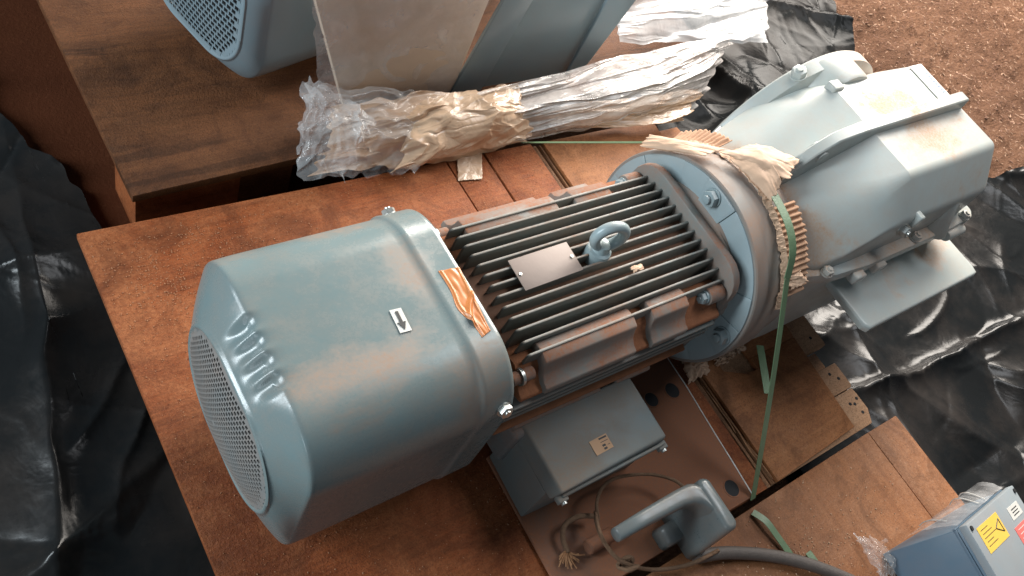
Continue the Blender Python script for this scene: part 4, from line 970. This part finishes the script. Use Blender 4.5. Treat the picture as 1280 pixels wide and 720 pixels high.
for i in range(22):
    a = random.uniform(2.6, 5.6); L = random.uniform(0.012, 0.024)
    tube('frayed_end', [tuple(kp), tuple(kp + np.array([L * 0.5 * math.cos(a), L * 0.5 * math.sin(a), 0.004])), tuple(kp + np.array([L * math.cos(a + 0.3), L * math.sin(a + 0.3), random.uniform(-0.005, 0.006)]))], 0.0011, MT['knot'], tn, 4, 8)

# rubber hose
hp = [px(868, 697, z=.014), px(905, 691, z=.014), px(960, 694, z=.013), px(1010, 705, z=.013), px(1060, 724, z=.013), px(1110, 748, z=.013)]
o = tube('rubber_hose', [tuple(p) for p in hp], 0.0098, MT['cable'], None, 14, 60, 0.8); tag(o, 'dark grey rubber hose curving across the tan crate', 'hose')

# ================================================================== SMALL BLUE BOX
bb = thing('control_box', 'small blue control box with yellow warning label on the tan crate', 'box', (1.15, -0.24, 0.0))
BV = np.array([1.11914, -0.18830, 0.14503]); BE1 = np.array([-0.24265, 0.12393, -0.96217]); BE2 = np.array([0.96721, -0.04583, -0.24983]); BE3 = np.array([-0.07506, -0.99123, -0.10874])
def bl(a, b, c): return BV + a * BE2 + b * BE3 + c * BE1
def hexa(name, a0, a1, b0, b1, c0, c1, mat, par, bev=0.0, ground=False):
    """box in the tilted case's own axes; ground=True runs its lower corners down to the crate top"""
    top = [bl(a, b, c0) for a, b in ((a0, b0), (a1, b0), (a1, b1), (a0, b1))]
    if ground: low = [p + BE1 * ((0.0025 - p[2]) / BE1[2]) for p in top]
    else: low = [bl(a, b, c1) for a, b in ((a0, b0), (a1, b0), (a1, b1), (a0, b1))]
    bm = bmesh.new(); vv = [bm.verts.new(Vector(map(float, p))) for p in top + low]
    for f in ((0, 1, 2, 3), (4, 5, 6, 7), (0, 1, 5, 4), (1, 2, 6, 5), (2, 3, 7, 6), (3, 0, 4, 7)): bm.faces.new([vv[i] for i in f])
    bmesh.ops.recalc_face_normals(bm, faces=bm.faces)
    if bev: bmesh.ops.bevel(bm, geom=list(bm.edges), offset=bev, segments=2, profile=0.5, affect='EDGES')
    return frombm(name, bm, mat, par, bev > 0, 45)
hexa('case', 0.003, 0.232, 0.003, 0.16, 0.0135, 0.0, MT['bluebox'], bb, 0.002, True)
lidb = hexa('lid', 0.0, 0.236, 0.0, 0.164, 0.0, 0.0132, MT['greybox'], bb, 0.0015)
hexa('hinge_rail', -0.001, 0.232, 0.000, 0.003, 0.018, 0.023, MT['bluebox'], bb, 0.0008)
hexa('hinge_rail', 0.000, 0.003, 0.002, 0.16, 0.018, 0.023, MT['bluebox'], bb, 0.0008)
hexa('yellow_label', 0.022, 0.116, 0.013, 0.052, -0.0006, -0.0001, MT['yellow'], lidb)
hexa('white_label', 0.160, 0.212, 0.021, 0.041, -0.0006, -0.0001, MT['white_label'], lidb)
hexa('red_label', 0.146, 0.215, 0.050, 0.085, -0.0006, -0.0001, MT['red'], lidb)
for k in range(5): hexa('label_print', 0.030 + 0.002 * (k % 2), 0.062 + 0.01 * (k % 3), 0.0190 + k * 0.006, 0.0198 + k * 0.006, -0.0009, -0.0006, MT['print'], lidb)
for k in range(3): hexa('label_print', 0.172, 0.200, 0.026 + k * 0.0045, 0.0275 + k * 0.0045, -0.0009, -0.0006, MT['print'], lidb)
for k in range(4): hexa('label_print', 0.156, 0.205, 0.055 + k * 0.007, 0.0558 + k * 0.007, -0.0009, -0.0006, MT['white_label'], lidb)
for (a, b) in (((0.084, 0.031), (0.108, 0.022)), ((0.108, 0.022), (0.108, 0.042)), ((0.108, 0.042), (0.084, 0.031))):
    cyl('triangle_mark', bl(a[0], a[1], -0.0008), bl(b[0], b[1], -0.0008), 0.0008, MT['print'], lidb, 6)
for a, b in ((0.008, 0.008), (0.228, 0.008), (0.008, 0.15)):
    cyl('lid_screw', bl(a, b, 0.0), bl(a, b, -0.002), 0.0038, MT['dark'], lidb, 12)
bf = thing('film_cover', 'clear film bulging over the back of the small blue box', 'plastic film', tuple(bl(0.1, -0.01, 0.1)))
def fpt(u, v): return bl(0.004 + 0.228 * u, -0.003 - 0.020 * math.sin(math.pi * v) * (0.4 + 0.6 * u), 0.014 + (0.118 - 0.055 * u) * v)
U, V = np.meshgrid(np.linspace(0, 1, 40), np.linspace(0, 1, 40))
P = np.array([fpt(u, v) for u, v in zip(U.ravel(), V.ravel())]).reshape(40, 40, 3)
P += 0.0015 * fbm(U * 5, V * 5, 77, 3)[..., None]
grid_mesh('film_sheet', P, MT['film'], bf, True)
for k, (u0, v1) in enumerate(((0.10, 0.80), (0.50, 0.98), (0.62, 0.99))):
    pts = [tuple(fpt(u0 + 0.25 * (1 - t), 1 - t * v1) + BE3 * -0.002) for t in np.linspace(0.15, 1, 8)]
    tube('film_fold', pts, 0.0010, MT['white_label'], bf, 5, 24)
o = crumple('film_scrap', [px(1068, 668, z=.004), px(1108, 676, z=.012), px(1122, 722, z=.010), px(1095, 722, z=.006)], 60, 60, 0.006, 81, MT['film'], None, True, 0.1, 0, 4, 0.012); tag(o, 'crinkled clear film scrap beside the small blue box', 'plastic film')

# ================================================================== SECOND MOTOR, PANEL, CHANNEL, FILM
Y2, Z2, X2 = 1.055, 0.180, 0.432
m2 = thing('electric_motor', 'second grey blue motor with mesh fan grille behind the plywood', 'motor', (X2 + 0.2, Y2, 0.0))
f2 = cover('fan_cover', X2, Y2, Z2, MT['motor2'], m2, xm=X2 + 0.32, flutes=False, a0=0.118, B0=0.112, ridge=X2 + 0.27)
grille('fan_grille', X2 + 0.0022, Y2, Z2, 0.113, MT['motor2'], f2, 0.0105, 0.38, 0.006, bb_=0.107)
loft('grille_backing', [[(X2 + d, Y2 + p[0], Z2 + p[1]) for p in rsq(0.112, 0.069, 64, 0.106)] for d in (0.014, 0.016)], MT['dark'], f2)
cyl('motor_body', (X2 + 0.25, Y2, Z2), (X2 + 0.8, Y2, Z2), 0.12, MT['stator'], m2, 48)
box('motor_foot', (X2 + 0.34, Y2 - 0.12, 0.0005), (X2 + 0.5, Y2 + 0.12, 0.07), MT['motor2'], m2, 0.004)

def spin(root, cx, cy, a):
    R = Matrix.Translation((cx, cy, 0)) @ Matrix.Rotation(a, 4, 'Z') @ Matrix.Translation((-cx, -cy, 0))
    for o in root.children_recursive: o.data.transform(R)
spin(m2, X2, Y2, R_(14))
# cream panel leaning in front of the second motor
def slab(name, pts, th, mat, parent=None, bev=0.002):
    p = [Vector(map(float, q)) for q in pts]; nrm = (p[1] - p[0]).cross(p[3] - p[0]).normalized()
    bm = bmesh.new(); A = [bm.verts.new(q) for q in p]; B = [bm.verts.new(q + nrm * th) for q in p]
    n = len(p); bm.faces.new(A); bm.faces.new(B[::-1])
    for i in range(n): bm.faces.new((A[i], A[(i + 1) % n], B[(i + 1) % n], B[i]))
    bmesh.ops.recalc_face_normals(bm, faces=bm.faces)
    if bev: bmesh.ops.bevel(bm, geom=list(bm.edges), offset=bev, segments=2, profile=0.5, affect='EDGES')
    return frombm(name, bm, mat, parent, bev > 0, 40)
YP = 0.895
P0, P1, P2, P3 = px(395, 15, Y=YP + 0.02), px(425, 127, Y=YP), px(556, 121, Y=YP), px(612, -20, Y=YP + 0.02)
P0 = P0 + (P0 - P1) * 0.35
pn = thing('cream_panel', 'cream board panel wrapped in clear film beside the second motor', 'panel', tuple((P1 + P2) / 2))
pb = slab('board', [P0, P1, P2, P3], 0.014, MT['panel'], pn)
for (a, b, w_) in ((402, 47, 8), (408, 52, 6), (447, 50, 7), (455, 52, 5)):
    q = px(a, b, Y=YP + 0.010); 
    box('panel_mark', (q[0], q[1] - 0.0008, q[2]), (q[0] + 0.0012 * w_, q[1] + 0.004, q[2] + 0.005), MT['print'], pb)
# steel channel
YC = 0.895
Q = lambda a, b, dy=0.0: px(a, b, Y=YC + dy)
chn = thing('steel_channel', 'grey blue steel channel standing behind the crumpled film', 'steel channel', tuple(Q(640, 120)))
slab('flange_plate', [Q(632, -12, 0.01), Q(556, 122, -0.01), Q(590, 124, 0.0), Q(668, -12, 0.02)], 0.008, MT['motor2'], chn)
slab('web_plate', [Q(664, -12, 0.03), Q(588, 126, 0.012), Q(712, 88, 0.012), Q(765, -12, 0.03)], 0.008, MT['channel'], chn)
slab('flange_plate', [Q(762, -12, 0.02), Q(705, 92, 0.0), Q(732, 78, -0.01), Q(800, -12, 0.01)], 0.008, MT['channel'], chn)

# film and wrap bundle along the pallet edge
wf = thing('plastic_wrap', 'crumpled clear film and tan wrap heaped along the plywood edge', 'plastic wrap', (0.95, 0.80, 0.0))
LONG = [(8, 0.55, 0.13, 1.1), (12, 0.35, 0.045, 0.45), (40, 0.16, 0.014, 0.14)]
crumple('clear_film', [px(376, 226, z=.010), px(520, 214, z=.012), px(560, 122, z=.075), px(378, 105, z=.075)], 160, 120, 0.016, 101, MT['film'], wf, True, 0.04, 0, 4, 0.03, spec=LONG, rot=0.2)
crumple('clear_film', [px(372, 190, z=.02), px(430, 224, z=.012), px(470, 150, z=.09), px(385, 95, z=.09)], 120, 100, 0.013, 131, MT['film'], wf, True, 0.05, 0, 6, 0.03)
crumple('tan_wrap', [px(480, 218, z=.006), px(660, 176, z=.008), px(640, 104, z=.075), px(430, 132, z=.055)], 180, 110, 0.013, 103, MT['film_tan'], wf, True, 0.05, 0, 5, 0.035, spec=LONG, rot=0.1)
crumple('under_layer', [px(395, 222, z=.004), px(660, 174, z=.004), px(640, 118, z=.04), px(420, 135, z=.03)], 140, 80, 0.008, 113, MT['film_tan'], wf, True, 0.04, 0, 5, 0.01, spec=LONG, rot=0.0)
crumple('tan_patch', [px(490, 214, z=.030), px(662, 172, z=.030), px(648, 104, z=.088), px(530, 124, z=.080)], 150, 110, 0.008, 107, MT['film_tan2'], wf, True, 0.04, 0, 4, 0.03, spec=[(9, 0.45, 0.12, 1.0), (24, 0.22, 0.04, 0.4), (50, 0.1, 0.012, 0.14)])
crumple('white_film', [px(640, 176, z=.01), px(868, 140, z=.02), px(912, 40, z=.09), px(560, 122, z=.080)], 300, 170, 0.016, 109, MT['film_heavy'], wf, True, 0.03, 0, 5, 0.05, spec=[(9, 0.6, 0.13, 1.2), (16, 0.30, 0.045, 0.40), (90, 0.15, 0.011, 0.13)], rot=0.35)
crumple('white_film', [px(690, 160, z=.012), px(850, 152, z=.012), px(880, 110, z=.05), px(700, 130, z=.06)], 160, 80, 0.012, 117, MT['film_tan'], wf, True, 0.05, 0, 5, 0.02, spec=LONG, rot=0.1)
crumple('white_film', [px(770, 52, z=.085), px(955, 55, z=.05), px(962, -20, z=.06), px(770, -20, z=.13)], 160, 100, 0.012, 119, MT['film_white'], wf, True, 0.03, 0, 4, 0.02, spec=LONG, rot=0.3)
pf = crumple('clear_film', [px(398, 128, Y=YP - .012), px(560, 124, Y=YP - .012), px(618, -16, Y=YP + .002), px(390, -16, Y=YP + .002)], 90, 80, 0.0025, 127, MT['film'], pn, True, 0.01, 0, 5)

print('objects', len(bpy.data.objects))
